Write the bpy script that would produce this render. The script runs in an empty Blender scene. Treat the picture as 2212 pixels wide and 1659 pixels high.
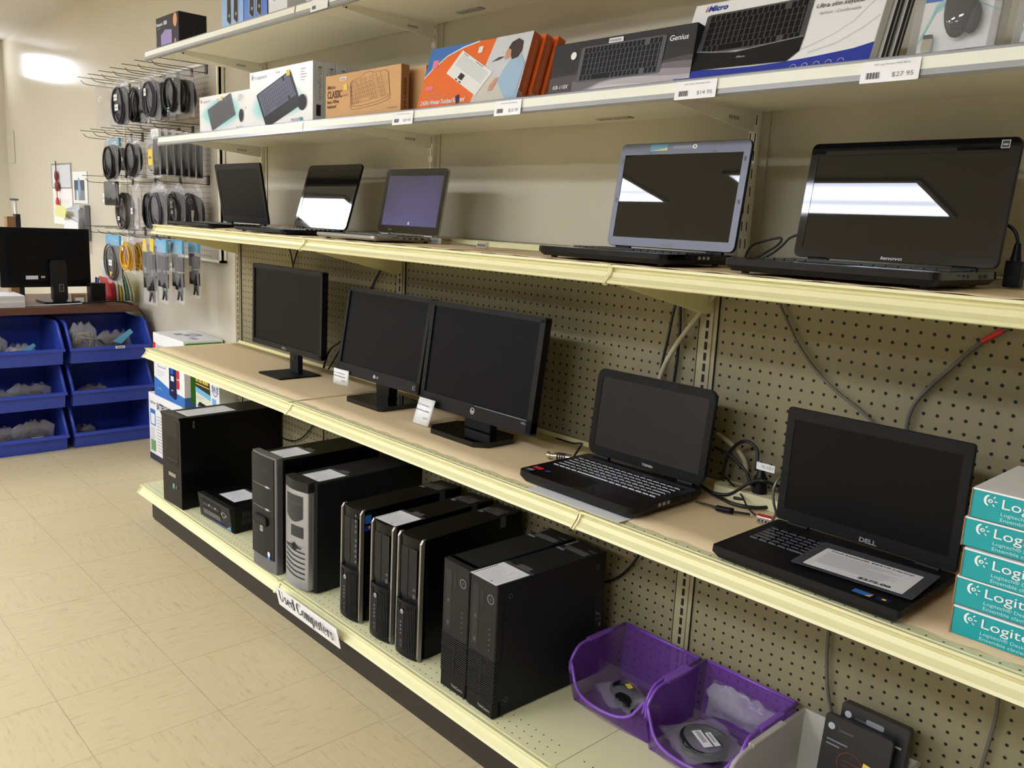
import bpy, math, random
from mathutils import Matrix, Vector
random.seed(7)
C = bpy.context.scene.collection
SC = bpy.context.scene
PI = math.pi
# ---------------------------------------------------------------- camera, world, exposure, lights
cam = bpy.data.objects.new('camera', bpy.data.cameras.new('camera')); C.objects.link(cam)
cam.location = (3.5545, -1.6638, 1.3114)
cam.rotation_euler = (1.38387, -0.04711, 0.82593)
cam.data.sensor_width = 36; cam.data.lens = 29.773
cam.data.clip_start = 0.02
SC.camera = cam
SC.view_settings.view_transform = 'Standard'; SC.view_settings.look = 'None'
SC.view_settings.gamma = 1; SC.view_settings.use_curve_mapping = False
SC.view_settings.exposure = EXPO = 0.0
w = bpy.data.worlds.new('world'); SC.world = w; w.use_nodes = True
w.node_tree.nodes['Background'].inputs[0].default_value = (0.9, 0.95, 1, 1)
w.node_tree.nodes['Background'].inputs[1].default_value = 0.02
# fluorescent troffers: (x0, y0, x1, y1) on the ceiling at z = 2.55
TROFFERS = [(0.40, -3.6, 1.62, -3.0), (-1.65, -3.6, -0.43, -3.0), (-3.5, -2.3, -2.28, -1.7), 
            (1.1, -5.4, 2.3, -4.8), (-1.2, -5.4, 0.0, -4.8), (-3.4, -5.4, -2.2, -4.8), (2.6, -3.6, 3.82, -3.0)]  # last troffer added to brighten the right end of the shelves
LIGHT = 41
# ---------------------------------------------------------------- materials
MATS = {}
def lin(c):
    c = c / 255.0
    return c / 12.92 if c <= 0.04045 else ((c + 0.055) / 1.055) ** 2.4
def L3(rgb): return (lin(rgb[0]), lin(rgb[1]), lin(rgb[2]), 1)
def mat(name, rgb, rough=0.5, metal=0.0, var=0.06, scale=40, coat=0.0, alpha=1.0, emit=0, bump=0.0, trans=0.0, spec=0.5):
    """procedural material: principled + fine noise variation of colour (and bump)"""
    if name in MATS: return MATS[name]
    m = bpy.data.materials.new(name); m.use_nodes = True
    nt = m.node_tree; b = nt.nodes['Principled BSDF']
    b.inputs['Roughness'].default_value = rough; b.inputs['Metallic'].default_value = metal
    b.inputs['Specular IOR Level'].default_value = spec
    if coat: b.inputs['Coat Weight'].default_value = coat; b.inputs['Coat Roughness'].default_value = 0.03
    if alpha < 1: b.inputs['Alpha'].default_value = alpha
    if trans: b.inputs['Transmission Weight'].default_value = trans
    col = L3(rgb)
    if var > 0:
        tc = nt.nodes.new('ShaderNodeTexCoord'); n = nt.nodes.new('ShaderNodeTexNoise'); n.inputs['Scale'].default_value = scale
        n.inputs['Detail'].default_value = 3
        nt.links.new(tc.outputs['Object'], n.inputs['Vector'])
        mx = nt.nodes.new('ShaderNodeMix'); mx.data_type = 'RGBA'
        mx.inputs[6].default_value = tuple(max(0, c * (1 - var)) for c in col[:3]) + (1,)
        mx.inputs[7].default_value = tuple(min(1, c * (1 + var)) for c in col[:3]) + (1,)
        nt.links.new(n.outputs['Fac'], mx.inputs[0]); nt.links.new(mx.outputs[2], b.inputs['Base Color'])
        if bump:
            bp = nt.nodes.new('ShaderNodeBump'); bp.inputs['Strength'].default_value = bump; bp.inputs['Distance'].default_value = 0.002
            nt.links.new(n.outputs['Fac'], bp.inputs['Height']); nt.links.new(bp.outputs[0], b.inputs['Normal'])
    else: b.inputs['Base Color'].default_value = col
    if emit:
        b.inputs['Emission Color'].default_value = col; b.inputs['Emission Strength'].default_value = emit
    MATS[name] = m
    return m
def nd(nt, t, **k):
    n = nt.nodes.new(t)
    for a, v in k.items(): setattr(n, a, v)
    return n
def mth(nt, op, a, b=None, c=None):
    n = nd(nt, 'ShaderNodeMath', operation=op)
    for i, v in enumerate((a, b, c)):
        if v is None: continue
        if isinstance(v, (int, float)): n.inputs[i].default_value = v
        else: nt.links.new(v, n.inputs[i])
    return n.outputs[0]
def mixc(nt, f, a, b):
    n = nd(nt, 'ShaderNodeMix', data_type='RGBA')
    for i, v in ((0, f), (6, a), (7, b)):
        if isinstance(v, (int, float)): n.inputs[i].default_value = v
        elif isinstance(v, tuple): n.inputs[i].default_value = v
        else: nt.links.new(v, n.inputs[i])
    return n.outputs[2]
def start(name):
    m = bpy.data.materials.new(name); m.use_nodes = True; nt = m.node_tree
    tc = nd(nt, 'ShaderNodeTexCoord'); sp = nd(nt, 'ShaderNodeSeparateXYZ'); nt.links.new(tc.outputs['Object'], sp.inputs[0])
    MATS[name] = m
    return m, nt, nt.nodes['Principled BSDF'], tc, sp
def noise(nt, vec, scale, detail=3, rough=0.5):
    n = nd(nt, 'ShaderNodeTexNoise'); n.inputs['Scale'].default_value = scale; n.inputs['Detail'].default_value = detail
    n.inputs['Roughness'].default_value = rough
    nt.links.new(vec, n.inputs['Vector']); return n.outputs['Fac']
# vinyl composition tiles, 12 inch, streaks turned 90 degrees from tile to tile
def floor_mat():
    m, nt, b, tc, sp = start('vinyl_tile')
    u = mth(nt, 'DIVIDE', mth(nt, 'SUBTRACT', sp.outputs[0], 1.248), 0.305)
    v = mth(nt, 'DIVIDE', mth(nt, 'ADD', sp.outputs[1], 0.798), 0.3145)
    fu, fv = mth(nt, 'FRACT', u), mth(nt, 'FRACT', v)
    def edge(f): return mth(nt, 'MINIMUM', f, mth(nt, 'SUBTRACT', 1.0, f))
    e = mth(nt, 'MINIMUM', edge(fu), edge(fv))
    line = mth(nt, 'LESS_THAN', e, 0.0038)
    ch = mth(nt, 'MODULO', mth(nt, 'ADD', mth(nt, 'ADD', mth(nt, 'FLOOR', u), mth(nt, 'FLOOR', v)), 100.0), 2.0)
    def streak(sx, sy, off):
        mp = nd(nt, 'ShaderNodeMapping'); mp.inputs['Scale'].default_value = (sx, sy, 1); mp.inputs['Location'].default_value = (off, off, 0)
        nt.links.new(tc.outputs['Object'], mp.inputs[0]); return mp.outputs[0]
    a = noise(nt, streak(13, 80, 0), 1.0, 6, 0.7); c = noise(nt, streak(80, 13, 9), 1.0, 6, 0.7)
    mx = nd(nt, 'ShaderNodeMix', data_type='FLOAT'); nt.links.new(ch, mx.inputs[0]); nt.links.new(a, mx.inputs[2]); nt.links.new(c, mx.inputs[3])
    r = nd(nt, 'ShaderNodeValToRGB'); nt.links.new(mx.outputs[0], r.inputs[0])
    r.color_ramp.elements[0].position = 0.28; r.color_ramp.elements[0].color = L3((168, 153, 116))
    r.color_ramp.elements[1].position = 0.44; r.color_ramp.elements[1].color = L3((203, 187, 146))
    q = r.color_ramp.elements.new(0.72); q.color = L3((210, 195, 155))
    per = noise(nt, tc.outputs['Object'], 2.2, 2)
    base = mixc(nt, mth(nt, 'MULTIPLY', per, 0.35), r.outputs[0], L3((192, 173, 134)))
    # scuffs
    sc = noise(nt, streak(22, 60, 3), 1.0, 8, 0.7)
    scm = mth(nt, 'GREATER_THAN', sc, 0.715)
    base = mixc(nt, mth(nt, 'MULTIPLY', scm, 0.5), base, L3((120, 104, 80)))
    base = mixc(nt, mth(nt, 'MULTIPLY', line, mth(nt, 'MULTIPLY', noise(nt, tc.outputs['Object'], 4, 2), 0.9)), base, L3((112, 96, 72)))
    nt.links.new(base, b.inputs['Base Color'])
    b.inputs['Roughness'].default_value = 0.42; b.inputs['Specular IOR Level'].default_value = 0.35
    return m
floor_mat()
def peg_mat(name, rgb, p=0.0254, r=0.0034, dark=(24, 18, 10)):
    m, nt, b, tc, sp = start(name)
    def f(o): return mth(nt, 'MULTIPLY', mth(nt, 'SUBTRACT', mth(nt, 'FRACT', mth(nt, 'ADD', mth(nt, 'DIVIDE', o, p), 0.5)), 0.5), p)
    x, z = f(sp.outputs[0]), f(sp.outputs[2])
    d = mth(nt, 'SQRT', mth(nt, 'ADD', mth(nt, 'MULTIPLY', x, x), mth(nt, 'MULTIPLY', z, z)))
    hole = mth(nt, 'LESS_THAN', d, r)
    inx = mth(nt, 'MULTIPLY', mth(nt, 'GREATER_THAN', sp.outputs[0], -0.01), mth(nt, 'LESS_THAN', sp.outputs[0], 45 * 0.0254 + 0.01))
    hole = mth(nt, 'MULTIPLY', hole, inx)
    n = noise(nt, tc.outputs['Object'], 25, 4)
    base = mixc(nt, n, L3(tuple(c * 0.95 for c in rgb)), L3(tuple(min(255, c * 1.04) for c in rgb)))
    nt.links.new(mixc(nt, hole, base, L3(dark)), b.inputs['Base Color'])
    b.inputs['Roughness'].default_value = 0.6; b.inputs['Specular IOR Level'].default_value = 0.3
    return m
peg_mat('pegboard_tan', (134, 125, 96))
peg_mat('pegboard_white', (196, 186, 168))
def liner_mat():
    m, nt, b, tc, sp = start('liner_tan')
    w1 = nd(nt, 'ShaderNodeTexWave'); w1.inputs['Scale'].default_value = 160; w1.inputs['Distortion'].default_value = 1.5
    mp = nd(nt, 'ShaderNodeMapping'); mp.inputs['Rotation'].default_value = (0, 0, 0.7); nt.links.new(tc.outputs['Object'], mp.inputs[0]); nt.links.new(mp.outputs[0], w1.inputs[0])
    n = noise(nt, tc.outputs['Object'], 7, 3)
    base = mixc(nt, w1.outputs['Fac'], L3((214, 190, 148)), L3((228, 205, 164)))
    base = mixc(nt, mth(nt, 'MULTIPLY', n, 0.25), base, L3((190, 168, 132)))
    nt.links.new(base, b.inputs['Base Color'])
    bp = nd(nt, 'ShaderNodeBump'); bp.inputs['Strength'].default_value = 0.2; bp.inputs['Distance'].default_value = 0.001
    nt.links.new(w1.outputs['Fac'], bp.inputs['Height']); nt.links.new(bp.outputs[0], b.inputs['Normal'])
    b.inputs['Roughness'].default_value = 0.75
    return m
liner_mat()
def wall_mat(name, rgb, rough, coat=0.0):
    m, nt, b, tc, sp = start(name)
    n = noise(nt, tc.outputs['Object'], 1.3, 4); n2 = noise(nt, tc.outputs['Object'], 60, 2)
    nt.links.new(mixc(nt, n, L3(tuple(c * 0.96 for c in rgb)), L3(tuple(min(255, c * 1.02) for c in rgb))), b.inputs['Base Color'])
    bp = nd(nt, 'ShaderNodeBump'); bp.inputs['Strength'].default_value = 0.12; bp.inputs['Distance'].default_value = 0.001
    nt.links.new(n2, bp.inputs['Height']); nt.links.new(bp.outputs[0], b.inputs['Normal'])
    b.inputs['Roughness'].default_value = rough; b.inputs['Specular IOR Level'].default_value = 0.5
    return m
wall_mat('wall_paint', (208, 200, 180), 0.17)
wall_mat('wall_white', (168, 164, 156), 0.7)
wall_mat('ceiling_paint', (214, 210, 204), 0.8)
wall_mat('wall_panel', (198, 190, 166), 0.5)
def lamp_mat():
    m, nt, b, tc, sp = start('diffuser_glow')
    b.inputs['Base Color'].default_value = (0.8, 0.8, 0.8, 1)
    # two fluorescent tubes show as brighter bands behind the prismatic diffuser
    k = mth(nt, 'ADD', 0.78, mth(nt, 'MULTIPLY', 0.35, mth(nt, 'SINE', mth(nt, 'MULTIPLY', sp.outputs[1], 20.0))))
    b.inputs['Emission Color'].default_value = (0.91, 0.97, 1.12, 1)
    nt.links.new(mth(nt, 'MULTIPLY', k, LIGHT), b.inputs['Emission Strength'])
    return m
lamp_mat()
def wood_mat():
    m, nt, b, tc, sp = start('desk_wood')
    mp = nd(nt, 'ShaderNodeMapping'); mp.inputs['Scale'].default_value = (30, 2.5, 30); nt.links.new(tc.outputs['Object'], mp.inputs[0])
    n = noise(nt, mp.outputs[0], 2.0, 5)
    nt.links.new(mixc(nt, n, L3((70, 44, 34)), L3((112, 74, 56))), b.inputs['Base Color'])
    b.inputs['Roughness'].default_value = 0.4
    return m
wood_mat()
def screen_sheen(name, c1, c2, s):  # violet reflection on the screen put in as emission, stronger towards the bottom
    m, nt, b, tc, sp = start(name)
    b.inputs['Base Color'].default_value = (0.01, 0.01, 0.013, 1); b.inputs['Roughness'].default_value = 0.06
    n = noise(nt, tc.outputs['Object'], 3.2, 1)
    g = mth(nt, 'ADD', mth(nt, 'MULTIPLY', sp.outputs[2], -4.2), 0.95)
    f = nd(nt, 'ShaderNodeClamp'); nt.links.new(mth(nt, 'ADD', g, mth(nt, 'MULTIPLY', mth(nt, 'SUBTRACT', n, 0.5), 1.6)), f.inputs[0])
    nt.links.new(mixc(nt, f.outputs[0], L3(c1), L3(c2)), b.inputs['Emission Color']); b.inputs['Emission Strength'].default_value = s
    return m
screen_sheen('screen_violet', (44, 44, 58), (112, 104, 168), 0.75)
screen_sheen('screen_dim_violet', (20, 20, 24), (60, 58, 96), 0.6)
# plain palette
mat('enamel', (226, 220, 170), 0.38, var=0.03, scale=12)
mat('enamel_deck', (224, 220, 174), 0.45, var=0.04, scale=9)
mat('enamel_dark', (150, 140, 98), 0.5)
mat('upright_tan', (156, 147, 114), 0.5, var=0.04)
mat('slot_black', (14, 11, 7), 0.8)
mat('kick_brown', (44, 36, 29), 0.55)
mat('melamine', (246, 242, 226), 0.45, var=0.03, scale=6)
mat('rail_clear', (158, 160, 162), 0.25, var=0.03, spec=0.7)
mat('rail_insert', (238, 238, 222), 0.4, var=0.02)
mat('steel', (170, 170, 165), 0.35, 0.8)
mat('chrome', (210, 208, 200), 0.15, 1.0, var=0)
mat('wire_dark', (52, 46, 38), 0.45, 0.4, var=0)
mat('black_plastic', (14, 14, 16), 0.42, spec=0.2)
mat('black_metal', (16, 16, 18), 0.5, bump=0.1, scale=200, spec=0.2)
mat('black_satin', (9, 9, 11), 0.3, spec=0.2)
mat('charcoal', (32, 32, 33), 0.4, spec=0.2)
mat('charcoal_light', (54, 55, 55), 0.4, spec=0.2)
mat('pc_black', (6, 6, 7), 0.38, var=0.1, spec=0.2)
mat('tc_black', (26, 27, 29), 0.5, var=0.08, spec=0.2)
mat('gloss_black', (8, 8, 9), 0.04, var=0)
mat('gloss_key', (16, 14, 20), 0.12, var=0)
mat('key_black', (18, 18, 19), 0.35, var=0)
mat('key_edge', (176, 176, 180), 0.4, var=0)
mat('bezel_silver', (98, 100, 108), 0.38, 0.4)
mat('alu', (150, 146, 136), 0.35, 0.6)
mat('silver', (168, 168, 170), 0.32, 0.55)
mat('silver_dark', (116, 116, 120), 0.35, 0.5)
mat('screen_matte', (12, 12, 17), 0.38, var=0.02, spec=0.09)
mat('screen_black', (8, 8, 10), 0.42, var=0.02, spec=0.12)
mat('screen_gloss', (3, 3, 4), 0.012, var=0)
mat('screen_toshiba', (7, 6, 6), 0.014, var=0)
mat('paper', (226, 226, 228), 0.6, var=0.02)
mat('paper_grey', (190, 190, 192), 0.6, var=0.04, scale=90)
mat('ink', (26, 26, 28), 0.6, var=0)
mat('ink_grey', (120, 120, 122), 0.6, var=0)
mat('ink_light', (168, 168, 172), 0.6, var=0)
mat('tape_grey', (86, 86, 88), 0.25, var=0.1, scale=120)
mat('sleeve', (70, 70, 74), 0.15, var=0.05)
mat('white', (232, 232, 230), 0.5, var=0.02)
mat('white_gloss', (240, 240, 240), 0.25, var=0.02)
mat('teal', (0, 156, 160), 0.4, var=0.02)
mat('teal_light', (120, 214, 212), 0.4, var=0.02)
mat('teal_pale', (186, 232, 232), 0.4, var=0.02)
mat('kraft', (206, 160, 108), 0.7, var=0.05)
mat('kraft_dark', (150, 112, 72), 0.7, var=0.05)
mat('kraft_ink', (92, 60, 34), 0.7, var=0)
mat('orange', (236, 110, 42), 0.4, var=0.03)
mat('orange_dark', (188, 84, 40), 0.45, var=0.03)
mat('blue_print', (62, 116, 190), 0.4, var=0.02)
mat('blue_mid', (26, 100, 200), 0.35, var=0.04)
mat('blue_pale', (120, 170, 220), 0.35, var=0.1, scale=20)
mat('blue_deep', (36, 56, 160), 0.4, var=0.02)
mat('navy', (28, 32, 66), 0.4, var=0.02)
mat('sky', (104, 176, 212), 0.5, var=0.02)
mat('grey_print', (208, 212, 216), 0.4, var=0.03)
mat('grey_mid', (128, 130, 132), 0.4, var=0.03)
mat('grey_dk', (74, 74, 78), 0.4, var=0.05)
mat('key_print', (66, 66, 70), 0.5, var=0)
mat('key_print_hi', (112, 110, 120), 0.5, var=0)
mat('key_violet', (74, 70, 100), 0.4, var=0)
mat('skin', (206, 150, 122), 0.6, var=0)
mat('hair', (62, 48, 44), 0.6, var=0)
mat('shirt', (160, 188, 214), 0.6, var=0.03)
mat('carpet_print', (206, 202, 190), 0.6, var=0.1, scale=300)
mat('yellow', (226, 198, 52), 0.5, var=0.02)
mat('yellow_soft', (214, 214, 140), 0.6, var=0.02)
mat('red', (200, 40, 44), 0.5, var=0.03)
mat('red_dark', (120, 40, 34), 0.5, var=0.03)
mat('green', (62, 140, 48), 0.45, var=0.03)
mat('green_pale', (110, 160, 104), 0.45, var=0.03)
mat('pink', (226, 130, 150), 0.5, var=0)
mat('lavender', (150, 132, 190), 0.5, var=0.2, scale=60)
mat('sun_orange', (226, 150, 70), 0.5, var=0.05)
mat('bin_blue', (52, 74, 176), 0.35, var=0.04)
mat('bin_purple', (118, 62, 164), 0.2, var=0.03, alpha=0.42)
mat('rim_purple', (134, 82, 190), 0.2, var=0.03, alpha=0.8)
mat('bin_clear', (214, 210, 200), 0.2, var=0.03, alpha=0.5)
mat('bag_film', (222, 220, 224), 0.10, var=0.1, scale=60, alpha=0.22, bump=1.0)
mat('bag_film_thin', (222, 220, 224), 0.08, var=0.1, scale=60, alpha=0.13, bump=1.0)
mat('bag_film_dense', (190, 186, 186), 0.15, var=0.15, scale=50, alpha=0.30, bump=0.8)
mat('cable_black', (14, 14, 14), 0.45, var=0)
mat('cable_grey', (92, 88, 82), 0.5, var=0)
mat('cable_slate', (62, 60, 72), 0.45, var=0)
mat('cable_beige', (168, 160, 132), 0.5, var=0)
mat('cable_yellow', (222, 168, 30), 0.45, var=0)
mat('cable_steel', (108, 108, 100), 0.35, 0.5, var=0)
mat('rust', (120, 76, 40), 0.8)
mat('grey_cable_light', (150, 142, 130), 0.5, var=0)
mat('sticker_blue', (50, 110, 190), 0.35, var=0.1, scale=200)
mat('sticker_teal', (90, 150, 175), 0.4, var=0.05)
mat('film', (176, 178, 180), 0.5, var=0)
mat('amber_disc', (168, 146, 84), 0.3, var=0.05, alpha=0.8)
def glowm(name, rgb, s): return mat(name, rgb, 0.5, var=0, emit=s)
glowm('glare_panel_glow', (235, 240, 255), 26.0)
M_ = lambda n: MATS[n]
# ---------------------------------------------------------------- mesh helpers
_tc = {}
def text_geo(body, bold=0.0, shear=0.0):
    key = (body, bold, shear)
    if key in _tc: return _tc[key]
    cu = bpy.data.curves.new('t', 'FONT'); cu.body = body; cu.size = 1; cu.offset = bold; cu.shear = shear; cu.resolution_u = 3
    ob = bpy.data.objects.new('t', cu); C.objects.link(ob)
    dg = bpy.context.evaluated_depsgraph_get(); me = bpy.data.meshes.new_from_object(ob.evaluated_get(dg))
    vs = [(v.co.x, v.co.y) for v in me.vertices]; fs = [tuple(p.vertices) for p in me.polygons]
    bpy.data.objects.remove(ob); bpy.data.curves.remove(cu); bpy.data.meshes.remove(me)
    if vs:
        x0 = min(v[0] for v in vs); x1 = max(v[0] for v in vs)
        vs = [(v[0] - x0, v[1]) for v in vs]; wd = x1 - x0
    else: wd = 1
    _tc[key] = (vs, fs, wd); return _tc[key]
def rr(x0, y0, x1, y1, r, n=4):
    p = []
    for cx, cy, a in ((x1 - r, y0 + r, -PI / 2), (x1 - r, y1 - r, 0), (x0 + r, y1 - r, PI / 2), (x0 + r, y0 + r, PI)):
        for i in range(n + 1):
            t = a + PI / 2 * i / n; p.append((cx + r * math.cos(t), cy + r * math.sin(t)))
    return p
class MB:
    def __init__(s): s.v = []; s.f = []; s.m = []; s.ms = []; s.M = Matrix(); s.l = 0.0002; s.sm = set(); s.A = (0, 0, 1, 0, 0, 1)
    def mi(s, m):
        if m not in s.ms: s.ms.append(m)
        return s.ms.index(m)
    def add(s, vs, fs, m, smooth=False):
        b = len(s.v); k = s.mi(m)
        s.v += [tuple(s.M @ Vector(v)) for v in vs]
        for f in fs:
            if smooth: s.sm.add(len(s.f))
            s.f.append(tuple(i + b for i in f)); s.m.append(k)
        return s
    def box(s, x0, y0, z0, x1, y1, z1, m):
        vs = [(x0, y0, z0), (x1, y0, z0), (x1, y1, z0), (x0, y1, z0), (x0, y0, z1), (x1, y0, z1), (x1, y1, z1), (x0, y1, z1)]
        return s.add(vs, [(0, 3, 2, 1), (4, 5, 6, 7), (0, 1, 5, 4), (1, 2, 6, 5), (2, 3, 7, 6), (3, 0, 4, 7)], m)
    def prism(s, pts, a, b, m, ax='z', cap=True, smooth=False):
        """polygon pts extruded from a to b along ax. z:(x,y) y:(x,z) x:(y,z)"""
        def P(p, t): return (p[0], p[1], t) if ax == 'z' else ((p[0], t, p[1]) if ax == 'y' else (t, p[0], p[1]))
        n = len(pts); vs = [P(p, a) for p in pts] + [P(p, b) for p in pts]
        s.add(vs, [(i, (i + 1) % n, n + (i + 1) % n, n + i) for i in range(n)], m, smooth)
        if cap:
            s.add([P(p, a) for p in pts], [tuple(range(n))[::-1]], m); s.add([P(p, b) for p in pts], [tuple(range(n))], m)
        return s
    def tube(s, pts, r, m, n=8, sub=4, closed=False):
        P = [Vector(p) for p in pts]
        if sub > 1 and len(P) > 2:
            Q = []; N = len(P); seg = N if closed else N - 1
            for i in range(seg):
                if closed: a, b, c, d = P[(i - 1) % N], P[i], P[(i + 1) % N], P[(i + 2) % N]
                else: a, b, c, d = P[max(i - 1, 0)], P[i], P[i + 1], P[min(i + 2, N - 1)]
                for j in range(sub):
                    t = j / sub
                    Q.append(0.5 * ((2 * b) + (c - a) * t + (2 * a - 5 * b + 4 * c - d) * t * t + (3 * b - a - 3 * c + d) * t ** 3))
            if not closed: Q.append(P[-1])
            P = Q
        N = len(P); vs = []; up = Vector((0, 0, 1))
        for i in range(N):
            d = (P[(i + 1) % N] - P[i - 1]) if closed else (P[min(i + 1, N - 1)] - P[max(i - 1, 0)])
            d = d.normalized() if d.length > 0 else Vector((1, 0, 0))
            if abs(d.dot(up)) > 0.95: up = Vector((0.2, 1, 0)).normalized()
            x = d.cross(up).normalized(); y = x.cross(d).normalized(); up = y
            for k in range(n):
                t = 2 * PI * k / n; vs.append(P[i] + r * (math.cos(t) * x + math.sin(t) * y))
        fs = []
        for i in range(N if closed else N - 1):
            for k in range(n):
                j = (i + 1) % N; fs.append((i * n + k, i * n + (k + 1) % n, j * n + (k + 1) % n, j * n + k))
        if not closed: fs += [tuple(range(n))[::-1], tuple((N - 1) * n + k for k in range(n))]
        return s.add(vs, fs, m, True)
    def cyl(s, c, r, h, m, ax='z', n=20, r2=None):
        r2 = r if r2 is None else r2; vs = []
        for z, q in ((0, r), (h, r2)):
            for k in range(n):
                t = 2 * PI * k / n; a, b = q * math.cos(t), q * math.sin(t)
                vs.append((c[0] + a, c[1] + b, c[2] + z) if ax == 'z' else ((c[0] + a, c[1] + z, c[2] + b) if ax == 'y' else (c[0] + z, c[1] + a, c[2] + b)))
        s.add(vs, [(k, (k + 1) % n, n + (k + 1) % n, n + k) for k in range(n)], m, True)
        b0 = vs[:n]; b1 = vs[n:]
        s.add(b0, [tuple(range(n))[::-1]], m); return s.add(b1, [tuple(range(n))], m)
    def ball(s, c, r, m, n=14, sc=(1, 1, 1)):
        vs = []; fs = []
        h = n // 2
        for i in range(h + 1):
            for k in range(n):
                a = PI * i / h; t = 2 * PI * k / n
                vs.append((c[0] + sc[0] * r * math.sin(a) * math.cos(t), c[1] + sc[1] * r * math.sin(a) * math.sin(t), c[2] + sc[2] * r * math.cos(a)))
        for i in range(h):
            for k in range(n): fs.append((i * n + k, (i + 1) * n + k, (i + 1) * n + (k + 1) % n, i * n + (k + 1) % n))
        return s.add(vs, fs, m, True)
    # flat print on a face: frame = origin, u, v (unit vectors); normal = u x v
    def frame(s, o, u, v):
        s.o = Vector(o); s.u = Vector(u); s.w = Vector(v); s.n = s.u.cross(s.w).normalized(); s.l = 0.0003; s.A = (0, 0, 1, 0, 0, 1); return s
    def front(s, y=0): return s.frame((0, y, 0), (1, 0, 0), (0, 0, 1))
    def top(s, z): return s.frame((0, 0, z), (1, 0, 0), (0, 1, 0))
    def right(s, x): return s.frame((x, 0, 0), (0, 1, 0), (0, 0, 1))
    def map2(s, x, y):
        A = s.A; X = A[0] + x * A[2] + y * A[4]; Y = A[1] + x * A[3] + y * A[5]
        return tuple(s.o + s.u * X + s.w * Y + s.n * s.l)
    def P(s, pts, m):
        s.add([s.map2(*p) for p in pts], [tuple(range(len(pts)))], m); s.l += 0.00012; return s
    def R(s, x0, y0, x1, y1, m): return s.P([(x0, y0), (x1, y0), (x1, y1), (x0, y1)], m)
    def Rn(s, rects, m):
        for x0, y0, x1, y1 in rects: s.add([s.map2(*p) for p in ((x0, y0), (x1, y0), (x1, y1), (x0, y1))], [(0, 1, 2, 3)], m)
        s.l += 0.00012; return s
    def E(s, cx, cy, rx, m, ry=None, n=24, a0=0, a1=2 * PI):
        ry = ry or rx; return s.P([(cx + rx * math.cos(a0 + (a1 - a0) * i / n), cy + ry * math.sin(a0 + (a1 - a0) * i / n)) for i in range(n + (a1 - a0 < 6.2))], m)
    def ring(s, cx, cy, r, t, m, n=28, ry=None, a0=0, a1=2 * PI):
        ry = ry or r; vs = []
        for i in range(n + 1):
            a = a0 + (a1 - a0) * i / n; c, q = math.cos(a), math.sin(a)
            vs += [s.map2(cx + r * c, cy + ry * q), s.map2(cx + (r - t) * c, cy + (ry - t) * q)]
        s.add(vs, [(2 * i, 2 * i + 2, 2 * i + 3, 2 * i + 1) for i in range(n)], m); s.l += 0.00012; return s
    def line(s, pts, t, m):
        vs = []; N = len(pts)
        for i, p in enumerate(pts):
            a = Vector(pts[max(i - 1, 0)]); b = Vector(pts[min(i + 1, N - 1)]); d = (b - a).normalized(); q = Vector((-d.y, d.x)) * t / 2
            vs += [s.map2(p[0] + q.x, p[1] + q.y), s.map2(p[0] - q.x, p[1] - q.y)]
        s.add(vs, [(2 * i, 2 * i + 1, 2 * i + 3, 2 * i + 2) for i in range(N - 1)], m); s.l += 0.00012; return s
    def T(s, txt, x, y, h, m, w=None, rot=0, bold=0.0, shear=0.0):
        vs, fs, wd = text_geo(txt, bold, shear); k = h / 0.72; kx = (w / wd) if w else k
        c, q = math.cos(rot), math.sin(rot)
        s.add([s.map2(x + a * kx * c - b * k * q, y + a * kx * q + b * k * c) for a, b in vs], fs, m); s.l += 0.00012; return s
    def lines(s, x0, y0, x1, y1, n, m, fill=0.35, seed=1):
        R = random.Random(seed); h = (y1 - y0) / n; rs = []
        for i in range(n):
            y = y0 + i * h; rs.append((x0, y, x0 + (x1 - x0) * R.uniform(0.55, 1), y + h * fill))
        return s.Rn(rs, m)
    def K(s, x0, y0, x1, y1, rows, cols, body, key, gap=0.18, pad=0.06, lower=0.0):
        """a printed or real keyboard face: body plate and a grid of keys"""
        if body: s.P(rr(x0, y0, x1, y1, min(x1 - x0, y1 - y0) * 0.09), body)
        W, H = x1 - x0, y1 - y0; a, b = x0 + W * pad, y0 + H * (pad + lower); c, d = x1 - W * pad, y1 - H * pad; rs = []
        for r in range(rows):
            k = 0
            while k < cols:
                wd = 1
                if r == 0 and k == 3: wd = 5
                if r > 0 and k in (0, cols - 4) and r < rows - 1: wd = 1.5 if k == 0 else 1
                X = a + (c - a) * k / cols; X2 = a + (c - a) * min(k + wd, cols) / cols; hy = (d - b) / rows; g = (c - a) / cols * gap
                if not (k == cols - 4 and cols > 14): rs.append((X + g / 2, b + r * hy + g / 2, X2 - g / 2, b + (r + 1) * hy - g / 2))
                k += wd
        return s.Rn(rs, key)
    def build(s, name, parent=None, bev=0, label=None, seg=2):
        me = bpy.data.meshes.new(name); me.from_pydata(s.v, [], s.f); me.update()
        for m in s.ms: me.materials.append(MATS[m])
        for i, p in enumerate(me.polygons):
            p.material_index = s.m[i]; p.use_smooth = i in s.sm
        o = bpy.data.objects.new(name, me); C.objects.link(o)
        if parent is not None: o.parent = parent
        if bev:
            b = o.modifiers.new('bevel', 'BEVEL'); b.width = bev; b.segments = seg; b.limit_method = 'ANGLE'; b.angle_limit = 0.7; b.harden_normals = False
        if label: o['label'] = label
        return o
def tag(o, label, cat, group=None):
    o['label'] = label; o['category'] = cat
    if group: o['group'] = group
    return o
def thing(name, label, cat, loc=(0, 0, 0), rot=(0, 0, 0), group=None):
    o = bpy.data.objects.new(name, None); C.objects.link(o); o.location = loc
    o.rotation_euler = rot if isinstance(rot, tuple) else (0, 0, rot); o.empty_display_size = 0.05
    return tag(o, label, cat, group)
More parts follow.
